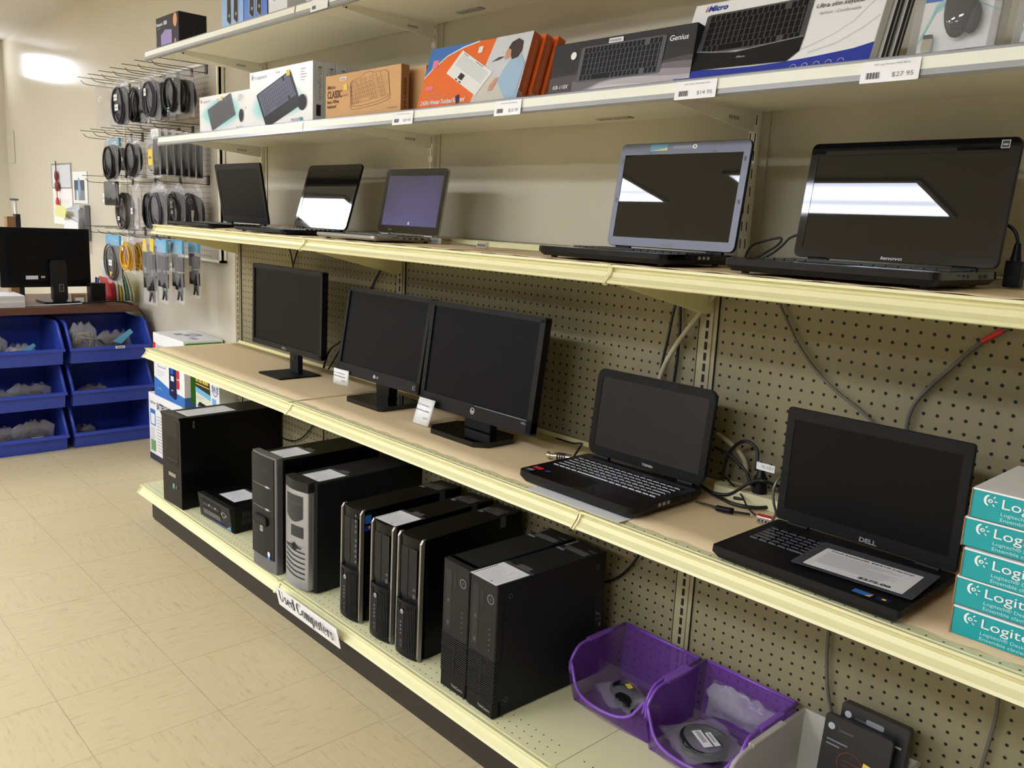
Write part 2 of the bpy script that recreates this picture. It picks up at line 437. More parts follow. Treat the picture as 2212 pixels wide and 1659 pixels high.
def dup(root, loc=None, rot=None, label=None, group=None):
    r = root.copy(); C.objects.link(r)
    if loc is not None: r.location = loc
    if rot is not None: r.rotation_euler = rot if isinstance(rot, tuple) else (0, 0, rot)
    if label: r['label'] = label
    if group: r['group'] = group
    for ch in list(root.children):
        c = ch.copy(); C.objects.link(c); c.parent = r
        for g in ch.children:
            d = g.copy(); C.objects.link(d); d.parent = c
    return r
def struct(o):
    o['kind'] = 'structure'; return o
# ---------------------------------------------------------------- the room
FX0, FX1, FY0, WY, ZC = -4.47, 5.9, -6.4, 0.13, 2.55
b = MB(); b.box(FX0, FY0, -0.05, FX1, WY, 0, 'vinyl_tile'); struct(b.build('floor'))
b = MB(); b.box(FX0, WY, 0, FX1, WY + 0.08, ZC, 'wall_paint'); struct(b.build('wall_back'))
b = MB(); b.box(FX0 - 0.08, FY0, 0, FX0, WY, ZC, 'wall_paint'); struct(b.build('wall_left'))
b = MB(); b.box(FX1, FY0, 0, FX1 + 0.08, WY, ZC, 'wall_white'); struct(b.build('wall_right'))
b = MB(); b.box(FX0, FY0 - 0.08, 0, FX1, FY0, ZC, 'wall_white'); struct(b.build('wall_front'))
b = MB(); b.box(FX0, FY0, ZC, FX1, WY, ZC + 0.06, 'ceiling_paint'); struct(b.build('ceiling'))
# unseen glowing panel, framed like a window, added for its glare on wall_back
b = MB(); b.box(FX0, -0.29, 2.30, FX0 + 0.012, -0.06, 2.47, 'glare_panel_glow'); struct(b.build('added_glare_panel'))
b = MB()
for y0, z0, y1, z1 in ((-0.32, 2.27, -0.03, 2.30), (-0.32, 2.47, -0.03, 2.5), (-0.32, 2.30, -0.29, 2.47), (-0.06, 2.30, -0.03, 2.47)): b.box(FX0, y0, z0, FX0 + 0.02, y1, z1, 'white')
struct(b.build('glare_panel_trim'))
for i, (x0, y0, x1, y1) in enumerate(TROFFERS):
    t = thing('ceiling_light', 'rectangular fluorescent ceiling light set in the ceiling, out of the picture', 'ceiling light', ((x0 + x1) / 2, (y0 + y1) / 2, ZC), 0, 'fluorescent ceiling lights')
    hx, hy = (x1 - x0) / 2, (y1 - y0) / 2
    b = MB(); b.box(-hx + 0.03, -hy + 0.03, -0.012, hx - 0.03, hy - 0.03, -0.004, 'diffuser_glow'); b.build('diffuser', t)
    b = MB()
    for q in ((-hx, -hy, hx, -hy + 0.03), (-hx, hy - 0.03, hx, hy), (-hx, -hy + 0.03, -hx + 0.03, hy - 0.03), (hx - 0.03, -hy + 0.03, hx, hy - 0.03)):
        b.box(q[0], q[1], -0.02, q[2], q[3], -0.001, 'white')
    b.build('frame', t)
# ---------------------------------------------------------------- gondola shelving
U = 1.2192
ZB, ZM, ZT = 0.160, 0.737, 1.241
g = thing('shelving_frame', 'beige steel shelving frame with tan pegboard back and dark kick plate', 'shelving', (0, 0, 0))
NS = 3
for n in range(NS):
    x0 = n * U
    b = MB(); b.box(-0.0403 + 0.024, 0.0, 0.03 - 1.17, U - 0.0403 - 0.024, 0.006, 1.235 - 1.17, 'pegboard_tan')
    o = b.build('pegboard', g); o.location = (x0 + 0.0403, 0, 1.17)
for n in range(NS + 1):
    x = n * U; b = MB()
    b.box(x - 0.024, -0.004, 0.0, x + 0.024, 0.05, 1.24, 'upright_tan')
    b.box(x - 0.0135, -0.0075, 0.0, x + 0.0135, -0.004, 1.24, 'upright_tan')
    b.box(x - 0.026, -0.0045, 0, x - 0.024, 0.0, 1.24, 'slot_black'); b.box(x + 0.024, -0.0045, 0, x + 0.026, 0.0, 1.24, 'slot_black')
    b.frame((x, -0.0075, 0), (1, 0, 0), (0, 0, 1))
    b.Rn([(-0.004, 0.03 + k * 0.0254, 0.004, 0.03 + k * 0.0254 + 0.0185) for k in range(47)], 'slot_black')
    b.build('upright', g)
b = MB(); b.box(-0.02, 0.0, 1.235, NS * U + 0.02, 0.1, 1.257, 'enamel'); b.build('top_rail', g)
b = MB(); b.box(0.02, -0.405, 0.0, NS * U, -0.39, 0.128, 'kick_brown')
b.box(-0.01, -0.40, 0.0, 0.02, -0.32, 0.11, 'kick_brown'); b.build('kick_plate', g)
# shelves
LIP = [(0, 0), (-0.001, -0.0045), (0.009, -0.0065), (0.0105, -0.0125), (0.005, -0.0145), (0.0015, -0.0235), (-0.010, -0.031), (-0.013, -0.036), (-0.009, -0.038), (0.004, -0.034), (0.014, -0.022), (0.016, -0.003)]
def shelf(n, yf, z, tier, names):
    x0, x1 = n * U + 0.001, (n + 1) * U - 0.001
    s = thing('shelf', names, 'shelf', (x0, 0, z), 0, 'beige steel shelves')
    w = x1 - x0
    b = MB(); b.box(0, -yf + 0.012, -0.028, w, -0.001, -0.0004, 'enamel_deck')
    b.frame((0, 0, -0.0004), (1, 0, 0), (0, 1, 0))
    rows = {0: ((-yf + 0.026, 0), (-yf + 0.052, 0.5), (-yf + 0.078, 0)), 1: ((-yf + 0.018, 0),), 2: ()}[tier]
    for y, off in rows:
        for k in range(46):
            cx = 0.03 + (k + off) * 0.0254
            b.add([b.map2(cx + 0.002 * math.cos(a), y + 0.002 * math.sin(a)) for a in [i * PI / 4 for i in range(8)]], [tuple(range(8))], 'slot_black')
    b.build('deck', s)
    b = MB(); pts = [(-yf + p[0], p[1]) for p in LIP]
    b.prism(pts, 0, w, 'enamel', 'x')
    b.build('front_lip', s)
    # end caps where two shelves meet
    prof = [(-yf - 0.004, 0.001), (-yf + 0.003, -0.008), (-yf - 0.002, -0.019), (-yf - 0.018, -0.036), (-yf - 0.010, -0.041), (-yf + 0.008, -0.03), (-yf + 0.018, 0.001)]
    for xa in (-0.0008, w - 0.004): b = MB(); b.prism(prof, xa, xa + 0.0048, 'enamel', 'x'); b.build('end_cap', s)
    if tier == 1 and n == 1: b = MB(); b.prism([(y - 0.0006, q) for y, q in prof[1:5]], w - 0.001, w + 0.0012, 'rust', 'x'); b.build('rust_mark', s, label='rust streak on the shelf joint')
    if tier:
        for x in (0.004, w - 0.008): b = MB(); b.prism([(-yf + 0.05, -0.028), (-0.002, -0.028), (-0.002, -0.11), (-0.03, -0.11), (-yf + 0.05, -0.045)], x, x + 0.004, 'enamel', 'x'); b.build('bracket', s)
        b = MB(); b.box(0.01, -0.012, -0.0004, w - 0.01, -0.009, 0.012, 'enamel'); b.build('back_stop', s)
    return s
POS = ['left', 'middle', 'right']
TIER = ['lowest', 'middle', 'top']
for n in range(3):
    shelf(n, 0.451, ZB, 0, 'beige perforated bottom shelf of the %s bay' % POS[n])
    shelf(n, 0.411, ZM, 1, 'beige waist-high shelf of the %s pegboard bay' % POS[n])
    shelf(n, 0.365, ZT, 2, 'beige shelf on top of the %s pegboard bay, under laptops' % POS[n])
# paper liners on the shelves, front edge a little wavy
def liner(x0, x1, yf, z, label, seed, curl=False):
    R = random.Random(seed); N = 60; b = MB(); vs = []; 
    for i in range(N + 1):
        x = x0 + (x1 - x0) * i / N; e = yf + 0.0012 * math.sin(i * 0.9 + seed) + R.uniform(-0.001, 0.001)
        for j in range(7):
            y = e + (-0.016 - e) * j / 6; zz = 0.001 + (0.0012 * math.sin(i * 1.7) if j == 0 else 0.0)
            if curl: 
                t = max(0, 1 - abs((x - curl) / 0.17)); zz += 0.024 * (t * t * (3 - 2 * t)) * (j / 6.0)
            vs.append((x, y, z + zz))
    fs = [(i * 7 + j, (i + 1) * 7 + j, (i + 1) * 7 + j + 1, i * 7 + j + 1) for i in range(N) for j in range(6)]
    b.add(vs, fs, 'liner_tan', True)
    o = b.build('shelf_liner'); so = o.modifiers.new('s', 'SOLIDIFY'); so.thickness = 0.0006
    return tag(o, label, 'shelf liner', 'tan paper liners')
liner(0.03, 1.215, -0.380, ZM, 'tan paper liner under the black monitor in the far left bay', 1)
liner(1.225, 2.43, -0.378, ZM, 'tan paper liner under the two neighbouring monitors', 5)
liner(2.445, 3.63, -0.380, ZM, 'tan paper liner under the laptop with the paper card', 9)
liner(0.03, 1.9, -0.335, ZT, 'tan paper liner under the three small laptops on the top shelf', 3, curl=0.5)
liner(1.92, 3.6, -0.345, ZT, 'tan paper liner under the two big laptops on the top shelf', 4)
# ---------------------------------------------------------------- wall shelves above
for n in range(4):
    x = n * U; b = MB(); b.box(x - 0.011, 0.105, 1.26, x + 0.011, WY - 0.0005, 2.3, 'melamine')
    b.box(x - 0.034, 0.117, 1.26, x + 0.034, WY - 0.0005, 2.3, 'wall_panel')
    b.frame((x, 0.105, 0), (1, 0, 0), (0, 0, 1))
    b.Rn([(sx - 0.0013, 1.28 + k * 0.04, sx + 0.0013, 1.28 + k * 0.04 + 0.022) for k in range(25) for sx in (-0.0065, 0.0065)], 'slot_black')
    tag(b.build('wall_standard'), 'slotted wall standard %s' % ('at the far left end of the wall shelves', 'between the silver laptop and the empty stretch of shelf', 'behind the grey-framed laptop', 'right of the big glossy laptop')[n], 'wall standard', 'slotted wall standards')
b = MB(); b.box(0.036, 0.121, 1.258, 3 * U - 0.036, WY - 0.0005, 2.3, 'wall_panel'); tag(b.build('wall_panel'), 'beige board panel on the wall behind the upper shelves', 'wall panel')
def wshelf(x0, x1, yf, zt, zs, brs, label):
    s = thing('wall_shelf', label, 'shelf', (x0, 0, zt), 0, 'white wall shelves'); w = x1 - x0
    b = MB(); b.box(0, yf + 0.012, -0.013, w, 0.104, 0, 'melamine'); b.build('board', s)
    # clear price rail with a paper insert
    b = MB(); pr = [(yf + 0.012, 0.0), (yf + 0.004, 0.0008), (yf - 0.002, -0.002), (yf - 0.006, -0.034), (yf + 0.001, -0.038), (yf + 0.012, -0.036)]
    b.prism(pr, 0, w, 'rail_clear', 'x'); o = b.build('price_rail', s)
    b = MB(); b.frame((0, yf - 0.0021, 0.002), (1, 0, 0), (0, 0.1104, 0.9939)); b.R(0.004, -0.027, w - 0.004, -0.008, 'rail_insert'); b.build('rail_insert', s)
    for x in brs:
        b = MB(); b.prism([(yf + 0.035, -0.013), (0.104, -0.013), (0.104, -0.056), (0.02, -0.05), (yf + 0.05, -0.027)], x - x0 - 0.002, x - x0 + 0.002, 'melamine', 'x')
        b.box(x - x0 - 0.008, yf + 0.035, -0.016, x - x0 + 0.008, 0.104, -0.013, 'melamine')
        b.cyl((x - x0 + 0.002, yf + 0.06, -0.024), 0.003, 0.001, 'slot_black', 'x', 10)
        b.frame((x - x0 + 0.0022, 0, 0), (0, 1, 0), (0, 0, 1)); b.Rn([(0.0 + k * 0.006, -0.038, 0.003 + k * 0.006, -0.030) for k in range(7)], 'ink_grey')
        b.build('bracket', s)
    return s
Z2, Z1 = 1.601, 1.946
wshelf(-0.17, 1.05, -0.268, Z2, 0, (0.0,), 'lower white wall shelf, left length under the white keyboard boxes')
s = wshelf(1.052, 3.64, -0.268, Z2, 0, (U, 2 * U), 'lower white wall shelf, long length under the orange and black boxes')
wshelf(-0.24, 1.03, -0.285, Z1, 0, (0.0,), 'upper white wall shelf, left length under the small black box')
s1 = wshelf(1.032, 3.64, -0.285, Z1, 0, (U, 2 * U), 'upper white wall shelf, right length running out of the picture')
def plate(x, y, z, label):
    b = MB(); b.box(-0.055, -0.012, -0.003, 0.055, 0.012, 0, 'steel')
    for k in (-0.04, -0.015, 0.015, 0.04): b.cyl((k, 0, -0.0045), 0.004, 0.002, 'chrome', 'z', 10)
    o = b.build('mending_plate'); o.location = (x, y, z); tag(o, label, 'mending plate', 'steel mending plates')
plate(2.076, 0.035, Z2 - 0.0132, 'steel mending plate under the lower wall shelf'); plate(1.469, 0.05, Z1 - 0.0132, 'steel mending plate under the upper wall shelf')
plate(1.62, -0.08, Z1 - 0.0132, 'second steel mending plate under the upper wall shelf, nearer the front')
# price tags clipped on the rails
def ptag(x, w, yf, z, label, title, price):
    t = thing('price_tag', label, 'price tag', (x, yf - 0.010, z - 0.040), (-0.11, 0, 0), 'white price tags on the shelf rails')
    b = MB(); b.prism(rr(0, 0, w, 0.034, 0.002), -0.0006, 0, 'white_gloss', 'y')
    b.front(-0.0006)
    if title: b.T(title, w * 0.22, 0.0265, 0.0028, 'ink_grey', w * 0.62)
    b.Rn([(w * 0.1 + k * 0.0016, 0.006, w * 0.1 + k * 0.0016 + (0.0011 if k % 3 else 0.0005), 0.016) for k in range(14)], 'ink')
    if price: b.T(price, w * 0.55, 0.007, 0.0075, 'ink_grey', w * 0.36)
    b.build('tag_card', t)
ptag(2.868, 0.094, -0.268, Z2, 'white price tag reading $27.95 under the boxed mouse', 'MSE Log Wireless M560 BK/SL', '$27 95')
ptag(2.498, 0.094, -0.268, Z2, 'white price tag reading $14.95 under the slim keyboard box', 'KB IC iMicro KB-IM8212 Slim', '$14 95')
ptag(1.970, 0.092, -0.268, Z2, 'white price tag reading $15.95 under the orange boxes', 'KB USB Genius KB-110X Black', '$15 95')
ptag(1.548, 0.094, -0.268, Z2, 'white price tag at the left corner of the orange keyboard box', 'KB IC Wireless Touchpad', '$29 95')
ptag(1.133, 0.1, -0.285, Z1, 'white price tag on the upper wall shelf rail', None, None)
# ---------------------------------------------------------------- used computers on the bottom shelf
def pcthing(label, x, y, yaw, name='desktop_computer'):
    return thing(name, label, 'computer', (x, y, ZB + 0.0005), math.radians(yaw), 'used computers on the bottom shelf')
def top_label(t, x, y, z, w, h, seed, sleeve=True, price=True):
    """price sheet in a clear sleeve taped on top, its heading along the left edge"""
    b = MB(); b.top(z)
    if sleeve:
        b.P(rr(x - 0.004, y - 0.004, x + w + 0.004, y + h + 0.012, 0.003), 'sleeve'); b.R(x + w * 0.35, y + h + 0.008, x + w * 0.8, y + h + 0.03, 'tape_grey')
    b.R(x, y, x + w, y + h, 'paper')
    b.A = (x + w, y, 0, 1, -1, 0)  # text runs front to back
    b.Rn([(0.006 + k * 0.007, w - 0.008, 0.010 + k * 0.007, w - 0.004) for k in range(int(h / 0.009))], 'ink')
    b.lines(0.006, 0.008, h * 0.8, w - 0.012, 11, 'ink_light', 0.16, seed)
    b.A = (0, 0, 1, 0, 0, 1)
    if price: b.T('$', x + w * 0.70, y + 0.006, 0.007, 'ink')
    b.build('price_sheet', t, label='white price sheet')
def feet(t, w, d):
    b = MB()
    for x in (0.015, w - 0.015):
        for y in (0.03, d - 0.03): b.cyl((x, y, -0.0004), 0.007, 0.004, 'ink', 'z', 10)
    b.build('feet', t)
def rear_labels(b, w, h, d, strips):
    for (x, y, ww, hh, m) in strips:
        b.top(h); b.R(x, y, x + ww, y + hh, m)
# 1 tall black tower, left end
t = pcthing('tall plain black tower computer at the left end of the bottom shelf', 0.254, -0.447, 2.5)
w, d, h = 0.165, 0.43, 0.366
b = MB(); b.box(0.001, 0.022, 0.003, w - 0.001, d, h - 0.003, 'pc_black'); b.build('case', t, 0.002)
b = MB(); b.prism([(0.0, 0.003), (0.006, 0), (0.028, 0), (0.028, h), (-0.006, h), (0.0, h - 0.02)], 0, w, 'black_satin', 'x')
b.front(0); b.y = 0
b.frame((0, -0.0003, 0), (1, 0, 0), (0, 0, 1)); b.R(0.075, h - 0.012, w - 0.02, h - 0.0105, 'red_dark')
b.R(0.05, h - 0.085, w - 0.02, h - 0.025, 'charcoal'); b.R(0.05, h - 0.15, w - 0.02, h - 0.09, 'black_plastic'); b.R(0.05, h - 0.2, w - 0.02, h - 0.155, 'black_plastic')
b.Rn([(0.055 + k * 0.022, h - 0.182, 0.062 + k * 0.022, h - 0.178) for k in range(4)], 'ink_grey')
b.build('front_bezel', t, 0.0015)
b = MB(); b.frame((0, -0.0012, 0), (1, 0, 0), (0, 0, 1)); b.R(0.055, 0.118, 0.118, 0.133, 'steel'); b.build('badge', t, label='small silver badge')
b = MB(); b.frame((0, -0.0012, 0), (1, 0, 0), (0, 0, 1)); b.R(0.09, 0.072, 0.106, 0.092, 'sticker_teal'); b.R(0.115, 0.074, 0.13, 0.09, 'grey_dk'); b.build('sticker', t, label='pale blue and grey stickers')
b = MB(); b.frame((w - 0.0004, 0, 0), (0, 1, 0), (0, 0, 1)); b.T('MT-M', 0.058, h - 0.045, 0.008, 'ink_light', None, PI / 2); b.build('side_marking', t)
top_label(t, 0.038, 0.04, h - 0.0018, 0.105, 0.2, 3, False, False); feet(t, w, d)
# 2 small black desktop lying flat
t = pcthing('small low black mini computer lying flat between two towers', 0.514, -0.417, 2.0, 'mini_computer')
w, d, h = 0.254, 0.26, 0.098
b = MB(); b.box(0.002, 0.02, 0.003, w, d, h, 'pc_black'); b.build('case', t, 0.002)
b = MB(); b.prism([(0.022, 0.0), (0.012, 0.006), (0.0, h), (0.022, h)], 0, w, 'charcoal', 'x')
b.frame((0, 0.0113, 0.0), (1, 0, 0), (0, -0.128, 0.9918)); b.R(0.03, 0.05, 0.175, 0.082, 'black_plastic'); b.R(0.035, 0.026, 0.175, 0.046, 'grey_dk')
b.R(0.035, 0.064, 0.17, 0.0655, 'grey_mid'); b.Rn([(0.085, 0.066, 0.096, 0.072), (0.135, 0.066, 0.146, 0.072)], 'ink_light')
b.ring(0.205, 0.062, 0.016, 0.003, 'ink_light', ry=0.011); b.Rn([(0.184, 0.059, 0.19, 0.066), (0.220, 0.059, 0.227, 0.066)], 'ink_light')
b.P([(0.08, 0.012), (0.23, 0.012), (0.17, 0.018)], 'blue_deep'); b.P([(0.205, 0.012), (0.25, 0.012), (0.25, 0.03), (0.222, 0.016)], 'sticker_teal')
b.build('front_bezel', t, 0.001)
b = MB(); b.right(w + 0.0002); 
for k in range(12): b.R(0.05 + (k % 6) * 0.012, 0.03 + (k // 6) * 0.026, 0.058 + (k % 6) * 0.012, 0.052 + (k // 6) * 0.026, 'ink')
b.build('side_vents', t)
top_label(t, 0.075, 0.05, h, 0.12, 0.10, 4); feet(t, w, d)
# 3 grey-fronted tower with silver edge
t = pcthing('black tower computer with dark grey front and curved silver edge band', 1.032, -0.447, 2.0)
w, d, h = 0.153, 0.40, 0.385
b = MB(); b.box(0.004, 0.03, 0.003, w - 0.003, d, h - 0.005, 'pc_black'); b.build('case', t, 0.003)
def bowed(w, h0, h1, dep, bow, y1, n=10):
    return [(w * i / n, -bow * math.sin(PI * i / n)) for i in range(n + 1)] + [(w, y1), (0, y1)]
b = MB(); pts = bowed(w, 0, h, 0, 0.004, 0.026)
b.prism([(p[0], p[1] + 0.002) for p in pts], 0.0, h + 0.004, 'silver_dark', 'z'); b.build('silver_band', t, 0.004, 'silver edge band')
b = MB(); b.prism([(p[0] * 0.93 + 0.001, p[1] - 0.002) for p in bowed(w, 0, h, 0, 0.0035, 0.02)], 0.045, h - 0.002, 'charcoal', 'z'); fb = b.build('front_bezel', t, 0.003)
W2 = w * 0.93
def bowq(b, x0, z0, x1, z1, m, off=0.0006, n=6):
    vs = []
    for i in range(n + 1):
        x = x0 + (x1 - x0) * i / n; y = -0.0035 * math.sin(PI * (x - 0.001) / W2) - 0.002 - off; vs += [(x, y, z0), (x, y, z1)]
    b.add(vs, [(2 * i, 2 * i + 2, 2 * i + 3, 2 * i + 1) for i in range(n)], m)
b = MB()
for x0, x1 in ((0.02, 0.06), (0.072, 0.122)): bowq(b, x0, h - 0.05, x1, h - 0.034, 'ink')
for zz in (h - 0.1, h - 0.175): bowq(b, 0.012, zz + 0.03, W2 - 0.012, zz + 0.0318, 'ink'); bowq(b, 0.015, zz, W2 - 0.015, zz + 0.002, 'grey_mid'); bowq(b, W2 - 0.045, zz - 0.002, W2 - 0.025, zz + 0.005, 'ink_light', 0.001)
bowq(b, 0.012, h - 0.245, W2 - 0.012, h - 0.2432, 'ink')
b.build('drive_bays', fb)
b = MB(); b.prism(rr(0.03, h - 0.232, 0.112, h - 0.2, 0.012), -0.012, -0.003, 'black_plastic', 'y'); b.prism(rr(0.04, h - 0.222, 0.102, h - 0.207, 0.006), -0.0126, -0.0118, 'charcoal', 'y'); b.build('card_reader', fb, 0.002)
b = MB(); b.frame((0.008, -0.0064, 0), (1, 0, 0), (0, 0, 1)); b.P(rr(0.055, 0.13, 0.073, 0.152, 0.002), 'ink_light'); b.T('hp', 0.058, 0.137, 0.009, 'charcoal', 0.012, 0, 0.02, 0.2); b.build('logo', t, label='small pale logo')
b = MB(); b.frame((0.012, -0.0050, 0), (1, 0, 0), (0, 0, 1)); b.E(0.104, 0.062, 0.008, 'paper', 0.009); b.R(0.097, 0.042, 0.111, 0.054, 'sticker_blue'); b.build('sticker', t, label='white and blue round sticker')
top_label(t, 0.035, 0.045, h - 0.005 + 0.0002, 0.09, 0.1, 6); feet(t, w, d)
# 4 silver faced tower
t = pcthing('black tower computer with bright silver front panel and curved vents', 1.244, -0.440, 3.0)
w, d, h = 0.142, 0.44, 0.355
b = MB(); b.box(0.002, 0.022, 0.003, w, d, h, 'tc_black'); b.build('case', t, 0.004)
b = MB(); pts = bowed(0.128, 0, h, 0, 0.011, 0.03)
b.prism([(p[0], p[1] + 0.001) for p in pts], h - 0.03, h + 0.001, 'charcoal', 'z'); b.build('front_cap', t, 0.002)
b = MB(); b.prism([(p[0], p[1] + 0.001) for p in pts], 0.012, h - 0.03, 'silver', 'z')
b.build('front_panel', t, 0.003, 'silver front panel')
def bowface(b, fn, n=8, x0=0.02, x1=0.108, m='ink', off=0.001):
    vs = []
    for i in range(n + 1):
        x = x0 + (x1 - x0) * i / n; y = -0.011 * math.sin(PI * x / 0.128) + 0.001 - off; a, c = fn((x - x0) / (x1 - x0)); vs += [(x, y, a), (x, y, c)]
    b.add(vs, [(2 * i, 2 * i + 2, 2 * i + 3, 2 * i + 1) for i in range(n)], m)
b = MB(); bowface(b, lambda t_: (h - 0.115 - 0.016 * math.sin(PI * t_) , h - 0.045), m='charcoal_light'); bowface(b, lambda t_: (h - 0.072, h - 0.07), m='grey_dk', off=0.0015)
b.build('drive_door', t, label='grey tinted drive door')
b = MB(); bowface(b, lambda t_: (h - 0.178, h - 0.142), x0=0.05, x1=0.11, m='charcoal_light'); b.build('drive_slot', t)
b = MB(); b.frame((0.068, -0.0112, h - 0.21), (1, 0, 0), (0, 0, 1)); b.P([(-0.02, 0), (0, 0.014), (0.022, 0), (0, -0.016)], 'charcoal'); b.R(-0.036, -0.002, 0.04, 0.003, 'charcoal'); b.E(0, 0, 0.008, 'black_plastic'); b.build('power_button', t)
b = MB()
for k in range(6): bowface(b, lambda t_, k=k: (0.045 + k * 0.0165 + 0.012 * (t_ - 1) ** 2, 0.045 + k * 0.0165 + 0.0045 + 0.012 * (t_ - 1) ** 2), x0=0.012, x1=0.116, m='ink')
b.build('vents', t)
top_label(t, 0.035, 0.04, h + 0.0003, 0.09, 0.1, 7); feet(t, w, d)
# 5-7 slim black desktops with silver rails
def slim(label, x, y, yaw, sheet, ports, stick, seed):
    t = pcthing(label, x, y, yaw); w, d, h = 0.097, 0.378, 0.339
    b = MB(); b.box(0.001, 0.02, 0.003, w - 0.001, d, h - 0.001, 'pc_black'); b.build('case', t, 0.0015)
    zs = h * 0.47; n = 8
    b = MB(); up = [(0.006, 0.02)] + [(0.006 + (w - 0.013) * i / n, 0.004 - 0.006 * math.sin(PI * i / n)) for i in range(n + 1)] + [(w - 0.007, 0.02)]
    b.prism(up, zs, h - 0.001, 'black_satin', 'z')
    b.frame((0, -0.0024, 0), (1, 0, 0), (0, 0, 1)); b.R(0.018, zs + 0.015, 0.046, h - 0.03, 'charcoal'); b.R(0.05, zs + 0.015, 0.082, h - 0.03, 'charcoal'); b.R(0.0505, zs + 0.015, 0.0515, h - 0.03, 'ink')
    if ports: b.Rn([(0.071, zs + 0.02 + k * 0.016 + (0.01 if k > 4 else 0), 0.0755, zs + 0.028 + k * 0.016 + (0.01 if k > 4 else 0)) for k in range(9)], 'ink_grey')
    else: b.Rn([(0.068, zs + 0.014, 0.078, zs + 0.026), (0.068, zs + 0.035, 0.078, zs + 0.042)], 'grey_dk')
    b.build('upper_bezel', t)
    b = MB(); lo = [(0.006, 0.02)] + [(0.006 + (w - 0.013) * i / n, 0.0 - 0.012 * math.sin(PI * (0.15 + 0.7 * i / n))) for i in range(n + 1)] + [(w - 0.007, 0.02)]
    b.prism(lo, 0.004, zs, 'black_satin', 'z')
    for k in range(14):
        xx = 0.012 + k * 0.0055; yy = -0.012 * math.sin(PI * (0.15 + 0.7 * (xx - 0.006) / (w - 0.013))) - 0.0022
        if k < 3 or k > 6: b.box(xx, yy, 0.02, xx + 0.0026, yy + 0.004, zs - 0.012, 'ink')
    b.box(0.026, -0.0148, 0.024, 0.048, -0.011, zs - 0.03, 'charcoal')
    b.build('lower_grille', t)
    b = MB(); b.frame((0, -0.0152, 0), (1, 0, 0), (0, 0, 1)); b.E(0.04, zs - 0.028, 0.0065, 'ink_light'); b.T('hp', 0.0358, zs - 0.031, 0.0055, 'charcoal', 0.0085, 0, 0.02, 0.2)
    b.build('logo', t, label='round pale logo')
    b = MB(); b.frame((0, -0.0152, 0), (1, 0, 0), (0, 0, 1)); b.ring(0.038, 0.035, 0.0035, 0.001, 'ink_grey'); b.ring(0.038, 0.048, 0.0035, 0.001, 'ink_grey'); b.Rn([(0.0355, 0.066 + k * 0.011, 0.0395, 0.071 + k * 0.011) for k in range(4)], 'grey_mid'); b.build('front_jacks', t)
    for xx in (0.0, w - 0.007):
        b = MB(); b.prism([(0.002, 0.0), (-0.004, 0.01), (-0.002, h - 0.01), (0.006, h + 0.0012), (0.016, h + 0.0012), (0.01, h - 0.002), (0.008, 0.0)], xx, xx + 0.0065, 'alu', 'x'); b.build('silver_rail', t, 0.001, 'pale silver rail')
    b = MB(); b.top(h - 0.0008); R = random.Random(seed)
    b.R(0.02, d - 0.085, 0.08, d - 0.035, 'tape_grey'); b.R(0.012, d - 0.1, 0.03, d - 0.09, 'grey_mid'); b.R(0.012, d - 0.088, 0.018, d - 0.05, 'grey_mid')
    b.frame((w - 0.0008, 0, 0), (0, 1, 0), (0, 0, 1)); b.R(d - 0.09, h - 0.032, d - 0.068, h, 'grey_dk')
    if stick: b.R(0.012, h - 0.04, 0.034, h - 0.015, 'sticker_blue'); b.R(0.012, h - 0.062, 0.03, h - 0.046, 'blue_deep'); b.R(0.024, h - 0.056, 0.03, h - 0.048, 'yellow')
    b.build('rear_stickers', t)
    if sheet: top_label(t, 0.004, 0.006, h + 0.0012, 0.09, 0.092, seed)
    feet(t, w, d)
slim('slim black computer with silver rails, leftmost of three, beside the silver-fronted tower', 1.533, -0.415, 3.0, False, True, True, 11)
slim('slim black computer with silver rails and a white price sheet on top', 1.688, -0.415, 3.5, True, False, False, 12)
slim('slim black computer with silver rails and bare top, next to the ribbed-front pair', 1.812, -0.414, 3.5, False, False, False, 13)
